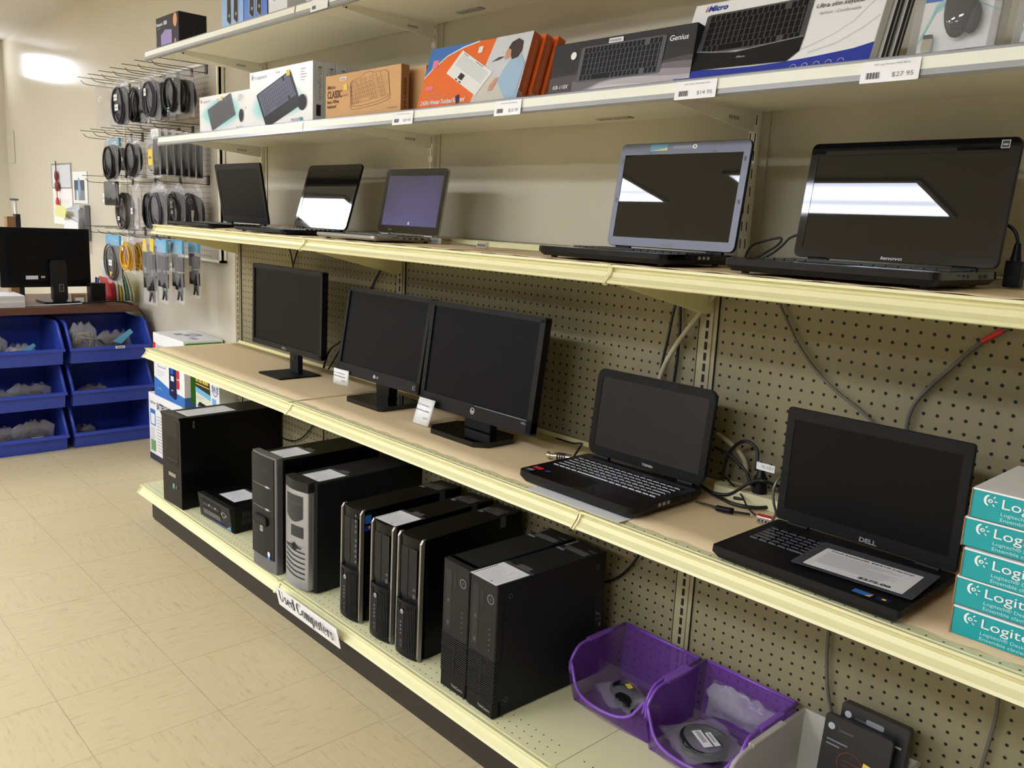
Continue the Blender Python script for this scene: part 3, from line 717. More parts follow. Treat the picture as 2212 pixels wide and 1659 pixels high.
# 8-9 small form factor with ribbed lower front and ring button
def ribbed(label, x, y, yaw, sheet, seed):
    t = pcthing(label, x, y, yaw); w, d, h = 0.100, 0.365, 0.338
    b = MB(); b.box(0.0, 0.016, 0.003, w, d, h, 'tc_black')
    b.right(w); b.ring(0.04, h - 0.035, 0.006, 0.0012, 'ink_grey'); b.ring(d - 0.03, h - 0.035, 0.006, 0.0012, 'ink_grey'); b.ring(0.04, 0.04, 0.006, 0.0012, 'ink_grey')
    b.build('case', t, 0.0012)
    b = MB(); b.prism(rr(0, 0.0, w, 0.03, 0.004), 0.148, h, 'charcoal', 'z'); b.prism(rr(0, 0.0, w, 0.03, 0.004), 0.002, 0.04, 'black_satin', 'z'); b.prism(rr(0.002, 0.004, w - 0.002, 0.03, 0.003), 0.04, 0.148, 'ink', 'z')
    b.frame((0, -0.0002, 0), (1, 0, 0), (0, 0, 1)); b.R(0.012, 0.165, 0.034, h - 0.022, 'ink'); b.Rn([(0.02, 0.172, 0.027, 0.182), (0.02, 0.232, 0.027, 0.24)], 'grey_dk'); b.R(0.044, 0.275, 0.05, 0.308, 'ink')
    b.R(0.058, 0.156, 0.0585, 0.255, 'ink'); b.build('front_bezel', t)
    b = MB()
    for k in range(19):
        z = 0.0415 + k * 0.0057
        for x0, x1 in ((0, 0.047), (0.0505, w)):
            b.prism([(x0 + (0 if x0 else 0), 0.0), (x1, 0.0), (x1, 0.012), (x0, 0.012)], z, z + 0.003, 'charcoal', 'z')
    b.box(0.046, 0.0, 0.04, 0.0515, 0.012, 0.148, 'black_plastic')
    b.build('ribbed_grille', t)
    b = MB(); b.frame((0, -0.0006, 0), (1, 0, 0), (0, 0, 1)); b.ring(0.077, h - 0.042, 0.0115, 0.0012, 'ink_light'); b.E(0.077, h - 0.042, 0.0085, 'ink'); b.E(0.077, h - 0.042, 0.001, 'ink_light'); b.build('power_button', t, label='black button in a pale ring')
    b = MB(); b.frame((0, -0.0006, 0), (1, 0, 0), (0, 0, 1)); b.Rn([(0.0755, 0.168 + k * 0.013, 0.080, 0.172 + k * 0.013) for k in range(5)], 'grey_dk'); b.build('front_jacks', t)
    b = MB(); b.frame((0, -0.0006, 0), (1, 0, 0), (0, 0, 1)); b.T('ThinkCentre', 0.045, 0.014, 0.008, 'ink_light', 0.045); b.build('lettering', t, label='pale grey lettering')
    b = MB(); b.top(h); b.R(0.015, d - 0.075, 0.09, d - 0.05, 'tape_grey'); b.R(0.004, d - 0.09, 0.03, d - 0.08, 'grey_mid'); b.R(0.004, d - 0.06, 0.012, d - 0.01, 'grey_mid'); b.R(0.07, d - 0.04, 0.096, d - 0.03, 'grey_dk'); b.build('rear_stickers', t)
    b = MB(); b.frame((w, 0, 0), (0, 1, 0), (0, 0, 1)); b.R(d - 0.03, 0.08, d - 0.004, 0.235, 'ink')
    R = random.Random(seed); b.Rn([(x0, z0, x0 + 0.005, z0 + 0.005) for x0, z0 in [(d - 0.028 + R.uniform(0, 0.018), 0.085 + R.uniform(0, 0.09)) for _ in range(18)]], 'ink_grey')
    if sheet: b.build('side_sticker', t)
    if sheet: top_label(t, 0.002, -0.004, h, 0.095, 0.105, seed)
    feet(t, w, d)
ribbed('black computer with ribbed lower front, left one of the touching pair', 2.021, -0.425, -0.5, False, 21)
ribbed('black computer with ribbed lower front and price sheet, right one of the touching pair', 2.126, -0.427, -1.6, True, 22)
# ---------------------------------------------------------------- monitors on the middle shelf
LID = [None]
def monitor(label, cx, yb, yt, zb, zt, w, stand, bez, mats, group='flat monitors on the middle shelf'):
    """cx centre, front face bottom y / top y, z range; stand = function(b_base, b_neck)"""
    t = thing('monitor', label, 'monitor', (cx, yb, ZM + 0.0016), 0, group)
    tilt = math.atan2(yt - yb, zt - zb); H = math.hypot(yt - yb, zt - zb)
    Mx = Matrix.Translation((0, 0, zb - ZM - 0.0016)) @ Matrix.Rotation(-tilt, 4, 'X')
    shell, scr = mats; bl, br, bt, bb, dep = bez
    b = MB(); b.M = Mx; hw = w / 2
    fr = rr(-hw, 0, hw, H, 0.007)
    # frame as four bars
    b.prism(rr(-hw, 0, hw, bb, 0.006), 0, dep, shell, 'y'); b.prism(rr(-hw, H - bt, hw, H, 0.006), 0, dep, shell, 'y')
    b.prism([(-hw, 0.006), (-hw + bl, 0.006), (-hw + bl, H - 0.006), (-hw, H - 0.006)], 0.0, dep, shell, 'y')
    b.prism([(hw - br, 0.006), (hw, 0.006), (hw, H - 0.006), (hw - br, H - 0.006)], 0.0, dep, shell, 'y')
    b.box(-hw + 0.004, dep * 0.6, 0.004, hw - 0.004, dep, H - 0.004, shell); b.box(-hw * 0.55, dep, H * 0.2, hw * 0.55, dep + 0.02, H * 0.75, shell)
    hs = b.build('housing', t, 0.0015); LID[0] = hs
    b = MB(); b.M = Mx; b.box(-hw + bl - 0.001, 0.004, bb - 0.001, hw - br + 0.001, 0.008, H - bt + 0.001, scr); b.build('screen', hs)
    stand(t); return t, Mx, H
# square-footed (its logo rides on the housing)
def st1(t):
    b = MB(); y0 = -0.062; b.prism(rr(-0.08, y0, 0.08, y0 + 0.162, 0.004), 0, 0.006, 'black_metal', 'z'); b.build('base', t, 0.002)
    b = MB(); b.box(-0.030, 0.036, 0.006, 0.030, 0.056, 0.2, 'black_metal'); b.build('neck', t, 0.002)
    b = MB(); b.cyl((0, 0.034, 0.06), 0.006, 0.004, 'ink', 'y'); b.build('cable_hole', t)
t, Mx, H = monitor('black monitor with thick frame on a flat square foot, leftmost on the shelf', 0.812, -0.212, -0.208, 0.826, 1.124, 0.505, st1, (0.013, 0.013, 0.016, 0.020, 0.022), ('black_plastic', 'screen_black'))
b = MB(); b.M = Mx; b.frame((0, -0.0004, 0), (1, 0, 0), (0, 0, 1)); b.T('DELL', -0.02, 0.006, 0.008, 'ink_light', 0.03, 0, 0.02); b.build('logo', LID[0])
def foot(t, hw, y0, y1, ch, m='gloss_black'):
    b = MB(); p = [(-hw, y0 + ch), (-hw + ch, y0), (hw - ch, y0), (hw, y0 + ch), (hw, y1 - ch), (hw - ch, y1), (-hw + ch, y1), (-hw, y1 - ch)]
    b.prism(p, 0, 0.014, m, 'z'); b.build('base', t, 0.003)
def st2(t):
    foot(t, 0.10, -0.045, 0.115, 0.012)
    b = MB(); b.prism([(-0.03, 0.014), (0.03, 0.014), (0.042, 0.1), (-0.042, 0.1)], 0.03, 0.062, 'black_satin', 'y'); b.build('neck', t, 0.003)
t, Mx, H = monitor('black monitor tilted back with a paper tag on its lower left corner, middle of three', 1.386, -0.212, -0.168, 0.808, 1.088, 0.447, st2, (0.014, 0.014, 0.014, 0.036, 0.03), ('black_plastic', 'screen_matte'))
b = MB(); b.M = Mx; b.frame((0, -0.0004, 0), (1, 0, 0), (0, 0, 1)); b.E(-0.006, 0.018, 0.006, 'ink_light'); b.T('LG', 0.003, 0.0145, 0.007, 'ink_light', 0.013, 0, 0.02); b.build('logo', LID[0])
b = MB(); b.M = Mx; b.frame((0, -0.0004, 0), (1, 0, 0), (0, 0, 1)); b.ring(0.2, 0.018, 0.0085, 0.001, 'ink_light', 4, a0=PI / 4, a1=2 * PI + PI / 4); b.T('E', 0.196, 0.014, 0.008, 'ink_light'); b.build('sticker', LID[0])
def st3(t):
    foot(t, 0.12, -0.065, 0.08, 0.03)
    b = MB(); b.box(-0.055, 0.025, 0.014, 0.055, 0.05, 0.1, 'black_satin'); b.build('neck', t, 0.003)
t, Mx, H = monitor('black monitor with a white line along its lower edge, rightmost of three', 1.853, -0.215, -0.178, 0.789, 1.087, 0.463, st3, (0.016, 0.018, 0.014, 0.040, 0.022), ('black_plastic', 'screen_matte'))
b = MB(); b.M = Mx; b.frame((0, -0.0004, 0), (1, 0, 0), (0, 0, 1)); b.ring(0.004, 0.022, 0.0085, 0.0014, 'paper'); b.T('hp', -0.001, 0.0185, 0.007, 'paper', 0.010, 0, 0.02, 0.2); b.build('logo', LID[0], label='white round logo')
b = MB(); b.M = Mx; b.frame((0, -0.0004, 0), (1, 0, 0), (0, 0, 1)); b.R(0.01, 0.0365, 0.212, 0.0375, 'ink_light'); b.T('W2072a', 0.195, 0.026, 0.005, 'ink_light', 0.016); b.build('trim_line', LID[0], label='thin white line')
def card(x, y, z, w, h, yaw, label, l1, l2, pr, lean=0.06):
    t = thing('price_card', label, 'price card', (x, y, z), (-lean, 0, yaw), 'white paper price cards on the monitors')
    b = MB(); n = 6
    vs = []; 
    for i in range(n + 1):
        for j in (0, 1): vs.append((w * i / n, -0.003 * math.sin(PI * i / n), h * j))
    b.add(vs, [(2 * i, 2 * i + 2, 2 * i + 3, 2 * i + 1) for i in range(n)], 'white', True)
    b.front(-0.0036); b.T(l1, w * 0.08, h * 0.72, 0.0042, 'ink_grey', w * 0.72, -0.03); b.T(l2, w * 0.08, h * 0.52, 0.0044, 'ink', w * 0.78, -0.03); b.T(pr, w * 0.62, h * 0.24, 0.0046, 'ink_grey', w * 0.25)
    o = b.build('paper', t); so = o.modifiers.new('s', 'SOLIDIFY'); so.thickness = 0.0003
card(1.16, -0.2225, 0.772, 0.084, 0.050, 0.05, 'white paper price card at the lower left corner of the tilted monitor', 'LG 20" LED 20M37D-B', 'Widescreen Monitor BLACK', '$109.95')
card(1.636, -0.248, 0.7395, 0.074, 0.076, 0.0, 'curled white paper price card under the left corner of the rightmost monitor', 'HP 20" LED W2072a', 'Black Monitor/SPK', '$119.95', 0.32)
# ---------------------------------------------------------------- laptops
def laptop(label, cx, yh, z, w, dep, thk, lid, tilt, sc, yaw=0, group='laptops on the shelves'):
    """sc: dict shell, deck, bezel, screen, key, edge; origin at the hinge line centre on the shelf"""
    t = thing('laptop', label, 'laptop', (cx, yh, z), math.radians(yaw), group); hw = w / 2
    b = MB(); p = rr(-hw, -dep, hw, 0.012, sc.get('r', 0.018), 5)
    q = [(x * 0.985, y * 0.985) for x, y in p]; n = len(p)
    lo = [(x * 0.95, y * 0.95 - 0.004, 0.004) for x, y in p]; mid = [(x, y, thk * 0.55) for x, y in p]; up = [(x * 0.996, y * 0.996, thk) for x, y in p]
    b.add(lo + mid, [(i, (i + 1) % n, n + (i + 1) % n, n + i) for i in range(n)], sc['shell'], False)
    b.add(mid + up, [(i, (i + 1) % n, n + (i + 1) % n, n + i) for i in range(n)], sc.get('side', sc['shell']), False)
    b.add(lo, [tuple(range(n))[::-1]], sc['shell']); b.add(up, [tuple(range(n))], sc['deck'])
    for x in (-hw + 0.03, hw - 0.03):
        for y in (-dep + 0.03, -0.02): b.cyl((x, y, 0), 0.007, 0.005, 'ink', 'z', 10)
    bs = b.build('base', t, 0.0008)
    b = MB(); b.top(thk); kx = w * 0.45; k0, k1 = -dep * 0.60, -0.035; b.P(rr(-kx, k0, kx, k1, 0.004), sc.get('well', 'ink')); b.build('keyboard_well', bs)
    b = MB(); rows = 6; cols = 16; rsz = (k1 - k0 - 0.006) / rows; cs = (2 * kx - 0.006) / cols
    for r in range(rows):
        k = 0
        while k < cols:
            wd = 1
            if r == 0 and k == 4: wd = 5
            elif r in (1, 2, 3) and k == 0: wd = 2
            elif r in (1, 2, 3) and k == cols - 2: wd = 2
            x0 = -kx + 0.003 + k * cs + 0.0012; x1 = -kx + 0.003 + (k + wd) * cs - 0.0012; y0 = k0 + 0.003 + r * rsz + 0.0012; y1 = y0 + rsz - 0.0024
            e = 0.0008
            b.add([(x0, y0, thk), (x1, y0, thk), (x1, y1, thk), (x0, y1, thk), (x0 + e, y0 + e, thk + 0.0024), (x1 - e, y0 + e, thk + 0.0024), (x1 - e, y1 - e, thk + 0.0024), (x0 + e, y1 - e, thk + 0.0024)],
                  [(4, 5, 6, 7), (1, 2, 6, 5), (2, 3, 7, 6), (3, 0, 4, 7)], sc['key']); b.add([(x0, y0, thk), (x1, y0, thk), (x1 - e, y0 + e, thk + 0.0024), (x0 + e, y0 + e, thk + 0.0024)], [(0, 1, 2, 3)], sc.get('edge', sc['key']))
            k += wd
    b.build('keyboard', bs)
    b = MB(); b.top(thk); tw = w * 0.13; tx = sc.get('tpx', -0.02); b.P(rr(tx - tw, -dep + 0.02, tx + tw, k0 - 0.012, 0.003), sc.get('pad', 'black_plastic')); b.build('touchpad', bs)
    Mx = Matrix.Translation((0, 0, thk + 0.002)) @ Matrix.Rotation(-math.radians(tilt), 4, 'X')
    b = MB(); b.M = Mx; L = 0.0075
    b.prism(rr(-hw, 0.003, hw, lid, sc.get('r', 0.014), 5), 0.0008, L, sc['shell'], 'y')
    bz = sc.get('bz', (0.016, 0.016, 0.022, 0.028)); x0, x1, z0, z1 = -hw + bz[0], hw - bz[1], bz[3], lid - bz[2]
    ld = b.build('lid', t, 0.001); LID[0] = ld
    b = MB(); b.M = Mx
    O = rr(-hw + 0.001, 0.004, hw - 0.001, lid - 0.001, sc.get('r', 0.013), 5); N = len(O)
    I = []
    for (x, y) in O: I.append((min(max(x, x0), x1), min(max(y, z0), z1)))
    vs = [(x, -0.0006, y) for x, y in O] + [(x, -0.0006, y) for x, y in I] + [(x, 0.0008, y) for x, y in O]
    fs = [(i, (i + 1) % N, N + (i + 1) % N, N + i) for i in range(N)] + [(2 * N + i, 2 * N + (i + 1) % N, (i + 1) % N, i) for i in range(N)]
    b.add(vs, fs, sc['bezel']); b.build('bezel', ld)
    b = MB(); b.M = Mx; b.box(x0, 0.0004 + sc.get('inset', 0.0), z0, x1, 0.0009 + sc.get('inset', 0.0), z1, sc['screen']); b.build('screen', ld)
    b = MB(); 
    for sx in (-1, 1): b.cyl((sx * hw * 0.72 - 0.02, 0.004, thk + 0.001), 0.0055, 0.04, sc['shell'], 'x', 12)
    b.build('hinge', t)
    b = MB(); b.frame((hw * 0.9965, 0, 0), (0, 1, 0), (0, 0, 1))
    for y, ww in sc.get('ports', ((-0.17, 0.012), (-0.15, 0.012), (-0.13, 0.006), (-0.08, 0.014), (-0.055, 0.014))): b.R(y, thk * 0.6, y + ww, thk * 0.85, 'ink')
    if 'portmarks' in sc: b.Rn([(y, thk * 0.6, y + 0.009, thk * 0.86) for y in sc['portmarks']], 'ink_light')
    b.build('side_ports', bs)
    return t, Mx
def lid_text(t, Mx, txt, x, z, h, m, w=None, shear=0.0, bold=0.02):
    b = MB(); b.M = Mx; b.frame((0, -0.001, 0), (1, 0, 0), (0, 0, 1)); b.T(txt, x, z, h, m, w, 0, bold, shear); b.build('lettering', LID[0])
dark = dict(shell='black_plastic', deck='gloss_key', bezel='gloss_black', screen='screen_gloss', key='key_black', edge='key_black')
# top shelf, left to right
t, Mx = laptop('matte black laptop with its lid tipped forward, leftmost on the top shelf', 0.287, -0.105, ZT + 0.002, 0.40, 0.24, 0.016, 0.235, -9, dict(dark, bezel='black_plastic', screen='screen_black', deck='black_plastic', r=0.01), 0)
t, Mx = laptop('thin black laptop leaning far back with glossy screen mirroring a ceiling light', 0.856, -0.105, ZT + 0.002, 0.357, 0.235, 0.016, 0.236, 16.5, dict(dark, r=0.016, bz=(0.018, 0.018, 0.024, 0.026), screen='screen_gloss', edge='key_black'))
b = MB(); b.M = Mx; b.frame((0, -0.001, 0), (1, 0, 0), (0, 0, 1)); b.ring(0.0, 0.013, 0.006, 0.001, 'ink_light'); b.T('hp', -0.0035, 0.0105, 0.005, 'ink_light', 0.007, 0, 0.02, 0.2); b.build('logo', LID[0])
t, Mx = laptop('silver laptop with violet screen and ports along its side, middle of the top shelf', 1.377, -0.100, ZT + 0.002, 0.318, 0.225, 0.017, 0.206, 10, dict(dark, shell='alu', deck='alu', side='alu', bezel='gloss_black', screen='screen_violet', r=0.014, pad='silver_dark', ports=((-0.16, 0.022), (-0.125, 0.012), (-0.105, 0.012), (-0.085, 0.013), (-0.062, 0.012), (-0.035, 0.004))))
b = MB(); b.M = Mx; b.frame((0, -0.001, 0), (1, 0, 0), (0, 0, 1)); b.Rn([(0.0 + i * 0.0042, 0.032 + j * 0.0042, 0.0038 + i * 0.0042, 0.0358 + j * 0.0042) for i in (0, 1) for j in (0, 1)], 'white'); b.T('PAVILION', -0.10, 0.012, 0.004, 'ink_light', 0.02); b.build('logo', LID[0], label='tiny white window mark')
t, Mx = laptop('black laptop with grey screen frame and a blue sticker at the top', 2.376, -0.105, ZT + 0.003, 0.352, 0.236, 0.024, 0.240, 8.0, dict(dark, bezel='bezel_silver', screen='screen_toshiba', bz=(0.016, 0.017, 0.026, 0.024), deck='gloss_key', side='gloss_black', portmarks=(-0.125, -0.11, -0.095)))
lid_text(t, Mx, 'TOSHIBA', -0.016, 0.008, 0.0055, 'ink_light', 0.032)
b = MB(); b.M = Mx; b.frame((0, -0.001, 0), (1, 0, 0), (0, 0, 1)); b.R(-0.088, 0.222, -0.04, 0.236, 'sticker_teal'); b.P([(-0.088, 0.222), (-0.04, 0.222), (-0.04, 0.228)], 'yellow_soft'); b.build('sticker', t, label='pale blue sticker')
b = MB(); b.M = Mx; b.frame((0, -0.001, 0), (1, 0, 0), (0, 0, 1)); b.P(rr(-0.024, 0.2245, 0.03, 0.233, 0.003), 'silver_dark'); b.E(0.034, 0.229, 0.0065, 'white', 0.005); b.E(0.034, 0.229, 0.002, 'ink'); b.build('webcam', LID[0])
b = MB(); b.M = Mx; b.frame((0, -0.001, 0), (1, 0, 0), (0, 0, 1))
for x, z in ((-0.085, 0.2165), (0.088, 0.2165), (-0.165, 0.2), (-0.167, 0.11), (0.165, 0.2), (0.167, 0.11)): b.P(rr(x - (0.005 if abs(x) < 0.1 else 0.002), z - (0.002 if abs(x) < 0.1 else 0.005), x + (0.005 if abs(x) < 0.1 else 0.002), z + (0.002 if abs(x) < 0.1 else 0.005), 0.0015), 'grey_dk')
b.build('rubber_bumper', LID[0])
t, Mx = laptop('large glossy black laptop mirroring a ceiling light, rightmost on the top shelf', 2.869, -0.095, ZT + 0.003, 0.374, 0.245, 0.026, 0.224, 8.4, dict(dark, bz=(0.016, 0.018, 0.024, 0.022), side='gloss_black', deck='gloss_key', screen='screen_gloss', r=0.012))
lid_text(t, Mx, 'lenovo', -0.012, 0.007, 0.006, 'paper_grey', 0.04, 0.15, 0.03)
b = MB(); b.M = Mx; b.frame((0, -0.001, 0), (1, 0, 0), (0, 0, 1)); b.R(0.155, 0.205, 0.169, 0.219, 'ink_light'); b.R(0.1565, 0.2065, 0.1675, 0.2175, 'ink'); b.R(0.158, 0.21, 0.166, 0.2125, 'ink_light'); b.build('sticker', t)
# middle shelf
t, Mx = laptop('black laptop with glossy violet-black palm rest, beside the lock and cables', 2.387, -0.145, ZM + 0.002, 0.338, 0.238, 0.028, 0.212, 6.5, dict(dark, screen='screen_toshiba', bezel='black_satin', bz=(0.017, 0.017, 0.02, 0.024), edge='key_edge', r=0.02, tpx=-0.03, portmarks=(-0.155, -0.14, -0.125)))
lid_text(t, Mx, 'TOSHIBA', 0.0, 0.009, 0.0055, 'paper_grey', 0.032)
b = MB(); b.top(0.0285); b.R(-0.158, -0.2, -0.13, -0.185, 'red'); b.R(-0.155, -0.222, -0.137, -0.208, 'grey_mid'); b.R(-0.12, -0.2, -0.104, -0.188, 'blue_deep'); b.build('sticker', t, label='small red, grey and blue stickers')
b = MB(); b.frame((0, 0, 0), (1, 0, 0), (0, 1, 0)); b.box(-0.11, -0.262, 0.0005, 0.155, -0.18, 0.0012, 'white'); b.build('price_sheet', t, label='white sheet tucked under the front edge')
t, Mx = laptop('matte black business laptop with a white price card lying on its keyboard', 2.926, -0.19, ZM + 0.002, 0.336, 0.218, 0.026, 0.226, 1.0, dict(dark, shell='black_metal', deck='black_metal', bezel='black_metal', screen='screen_black', bz=(0.016, 0.016, 0.022, 0.028), r=0.006, key='gloss_key', side='black_metal'))
lid_text(t, Mx, 'DELL', 0.0, 0.008, 0.0085, 'grey_mid', 0.032, 0, 0.04)
b = MB(); b.top(0.0262); b.P([(0.085, -0.205), (0.115, -0.205), (0.115, -0.19), (0.085, -0.19)], 'sticker_blue'); b.P([(0.105, -0.205), (0.115, -0.205), (0.115, -0.19)], 'kraft'); b.R(0.123, -0.205, 0.143, -0.19, 'navy'); b.R(0.131, -0.2, 0.137, -0.194, 'yellow'); b.build('sticker', t, label='blue and gold stickers')
k = thing('price_card', 'white printed price card in a black sleeve lying across the laptop keyboard', 'price card', (2.988, -0.305, ZM + 0.0325), (0, 0.0, 0.06))
b = MB(); b.prism(rr(-0.1, -0.062, 0.1, 0.075, 0.004), 0, 0.0008, 'sleeve', 'z'); b.build('sleeve', k)
b = MB(); b.prism(rr(-0.082, -0.052, 0.082, 0.048, 0.002), 0.0008, 0.0012, 'paper', 'z')
b.top(0.0012); b.T('Dell Latitude E6410 Laptop', -0.07, 0.036, 0.006, 'ink', 0.14, 0, 0.02); b.lines(-0.072, -0.03, 0.06, 0.03, 10, 'ink_light', 0.3, 5); b.T('$275.00', 0.008, -0.046, 0.009, 'ink', 0.052, 0, 0.03)
b.build('printed_card', k)
# ---------------------------------------------------------------- cartons
def carton(name, label, cat, loc, w, d, h, mats, yaw=0, lean=0, group=None, bev=0.0015, body='box_body'):
    """origin front left bottom; mats = front, right, top, rest"""
    t = thing(name, label, cat, loc, (-math.radians(lean), 0, math.radians(yaw)), group)
    f, r, tp, o = mats; b = MB()
    v = [(0, 0, 0), (w, 0, 0), (w, d, 0), (0, d, 0), (0, 0, h), (w, 0, h), (w, d, h), (0, d, h)]
    for q, m in (((0, 1, 5, 4), f), ((1, 2, 6, 5), r), ((4, 5, 6, 7), tp), ((0, 3, 2, 1), o), ((2, 3, 7, 6), o), ((3, 0, 4, 7), o)):
        pass
    b.v = [tuple(x) for x in v]
    for q, m in (((0, 1, 5, 4), f), ((1, 2, 6, 5), r), ((4, 5, 6, 7), tp), ((0, 3, 2, 1), o), ((2, 3, 7, 6), o), ((3, 0, 4, 7), o)):
        b.f.append(q); b.m.append(b.mi(m))
    b.build(body, t, bev); return t
def eye_logo(b, x, y, s, m, m2):
    """crescent head, round eye and three rays"""
    b.P([(x + s * (0.0 + 0.42 * math.cos(a)) * 1.0, y + s * 0.5 * math.sin(a)) for a in [PI * 0.5 + PI * i / 12 for i in range(13)]] + [(x + s * (-0.05 - 0.16 * math.cos(a)), y + s * 0.36 * math.sin(a)) for a in [-PI * 0.5 + PI * i / 8 for i in range(9)]], m)
    b.E(x + s * 0.12, y - s * 0.02, s * 0.2, m, s * 0.16); b.E(x + s * 0.14, y - s * 0.02, s * 0.1, m2, s * 0.08)
    for a in (0.9, 0.0, -0.9): b.line([(x + s * (0.16 + 0.3 * math.cos(a)), y + s * (0.34 * math.sin(a))), (x + s * (0.16 + 0.52 * math.cos(a)), y + s * (0.56 * math.sin(a)))], s * 0.09, m)
def kb_art(b, ox, oy, ux, uy, vx, vy, body, key, rows=6, cols=18, lower=0.0, rest=None):
    """printed keyboard: origin (its lower left), u along its width, v along its depth"""
    A = b.A; b.A = (ox, oy, ux, uy, vx, vy)
    if rest: b.P([(0.0, -0.32), (0.03, -0.38), (0.97, -0.38), (1.0, -0.30), (1.0, 0.02), (0.0, 0.02)], rest)
    b.P(rr(0, 0, 1, 1, 0.05), body)
    b.K(0, 0, 1, 1, rows, cols, None, key, 0.2, 0.04, lower); b.A = A
def swirl(b, pts, t, m): b.line(pts, t, m)
WG = 'white_gloss'
def blob(b, cx, cy, rx, ry, m, seed, n=30):
    R = random.Random(seed); ph = [R.uniform(0, 6.28) for _ in range(4)]
    b.P([(cx + rx * math.cos(a) * (1 + 0.12 * math.sin(3 * a + ph[0]) + 0.08 * math.sin(5 * a + ph[1])), cy + ry * math.sin(a) * (1 + 0.12 * math.sin(2 * a + ph[2]) + 0.07 * math.sin(4 * a + ph[3]))) for a in [2 * PI * i / n for i in range(n)]], m)
# soft teal cloud printed behind the keyboards: nested blobs of paling ink
for i in range(1, 11): mat('teal_fade%d' % i, tuple(int(230 + (c - 230) * i / 10) for c in (52, 188, 190)), 0.4, var=0)
def cloud(b, cx, cy, rx, ry, seed, n=4, lo=0, lim=None):
    for i in range(1, 11):
        m = 'teal_fade%d' % i; k = 1 - i * 0.065; R = random.Random(seed); ph = [R.uniform(0, 6.28) for _ in range(4)]; pts = []
        for j in range(36):
            a = 2 * PI * j / 36
            X = cx + rx * k * math.cos(a) * (1 + 0.1 * math.sin(3 * a + ph[0])); Y = cy + ry * k * math.sin(a) * (1 + 0.12 * math.sin(2 * a + ph[2]))
            if lim: X = min(max(X, lim[0]), lim[2]); Y = min(max(Y, lim[1]), lim[3])
            pts.append((X, Y))
        b.P(pts, m); b.l -= 0.00009
# --- lower wall shelf, left to right
t = carton('keyboard_box', 'small white and teal keyboard and mouse box, leftmost on the lower wall shelf', 'box', (0.18, -0.238, Z2 + 0.0008), 0.436, 0.05, 0.134, (WG, WG, WG, WG), group='boxed keyboards on the lower wall shelf')
b = MB(); b.front(0); w, h = 0.436, 0.134
cloud(b, 0.2, 0.07, 0.19, 0.058, 5, 4, 0, (0.002, 0.002, w - 0.002, h - 0.02)); b.build('printed_art', t)
b = MB(); b.front(-0.0008); kb_art(b, 0.115, 0.004, 0.205, 0.048, -0.04, 0.08, 'grey_dk', 'key_print', 6, 17)
b.E(0.365, 0.048, 0.019, 'black_plastic', 0.022); b.ring(0.365, 0.048, 0.021, 0.003, 'ink_light', ry=0.025, a0=-2.2, a1=1.0); b.E(0.402, 0.072, 0.002, 'ink', 0.004); b.build('printed_keyboard', t)
b = MB(); b.front(-0.0006); eye_logo(b, 0.02, 0.117, 0.016, 'ink_grey', WG); b.T('Logitech', 0.036, 0.111, 0.0095, 'ink_light', 0.07); b.R(0.155, 0.112, 0.18, 0.12, 'paper'); b.R(0.16, 0.114, 0.175, 0.1165, 'ink_grey'); b.R(0.197, 0.109, 0.213, 0.124, 'yellow'); b.lines(0.34, 0.1, 0.39, 0.124, 4, 'ink_light', 0.25); b.T('MK270', 0.325, 0.005, 0.006, 'ink_grey', 0.05); b.build('lettering', t)
def bigkb(y, label, full):
    t = carton('keyboard_box', label, 'box', (0.624, y, Z2 + 0.0008), 0.436, 0.040, 0.184, (WG, 'grey_print', WG, WG), group='boxed keyboards on the lower wall shelf')
    if full:
        w, h = 0.436, 0.184
        b = MB(); b.front(0); cloud(b, 0.2, 0.075, 0.2, 0.072, 9, 4, 0, (0.002, 0.002, w - 0.002, h - 0.03)); b.build('printed_art', t)
        b = MB(); b.front(-0.0008); kb_art(b, 0.105, 0.024, 0.240, 0.062, -0.053, 0.082, 'black_plastic', 'key_violet', 6, 18, rest='black_satin')
        b.E(0.372, 0.062, 0.030, 'black_plastic', 0.025); b.ring(0.372, 0.062, 0.031, 0.003, 'ink_light', ry=0.026, a0=-1.0, a1=1.2)
        b.line([(0.24, 0.158), (0.236, 0.165), (0.244, 0.172)], 0.001, 'ink_grey'); b.build('printed_keyboard', t)
        b = MB(); b.front(-0.0006); eye_logo(b, 0.026, 0.166, 0.02, 'grey_dk', WG); b.T('Logitech', 0.046, 0.158, 0.012, 'ink_light', 0.085); b.T('MK320', 0.195, 0.165, 0.006, 'ink', 0.03)
        b.R(0.268, 0.152, 0.292, 0.17, 'yellow'); b.lines(0.36, 0.13, 0.405, 0.172, 5, 'ink_light', 0.22); b.T('MK320', 0.30, 0.006, 0.009, 'grey_dk', 0.05); b.R(0.355, 0.006, 0.375, 0.016, 'teal'); b.build('lettering', t)
    b = MB(); b.right(0.436); b.A = (0.029, 0.17, 0, -1, 1, 0)
    b.T('Logitech', 0.022, -0.008, 0.012, 'grey_mid', 0.08); eye_logo(b, 0.008, -0.003, 0.016, 'grey_dk', 'grey_print'); b.lines(0.02, -0.022, 0.11, -0.014, 2, 'ink_light', 0.2); b.A = (0, 0, 1, 0, 0, 1); b.R(0.012, 0.018, 0.028, 0.052, 'ink'); b.build('spine_lettering', t)
bigkb(-0.244, 'larger white and teal keyboard box facing out, beside the kraft brown box', True)
for i, q in enumerate(('directly behind the facing one', 'third from the front', 'rearmost of four')): bigkb(-0.244 + 0.0415 * (i + 1) + 0.002 * i, 'white keyboard box with grey spine, %s on the lower wall shelf' % q, False)
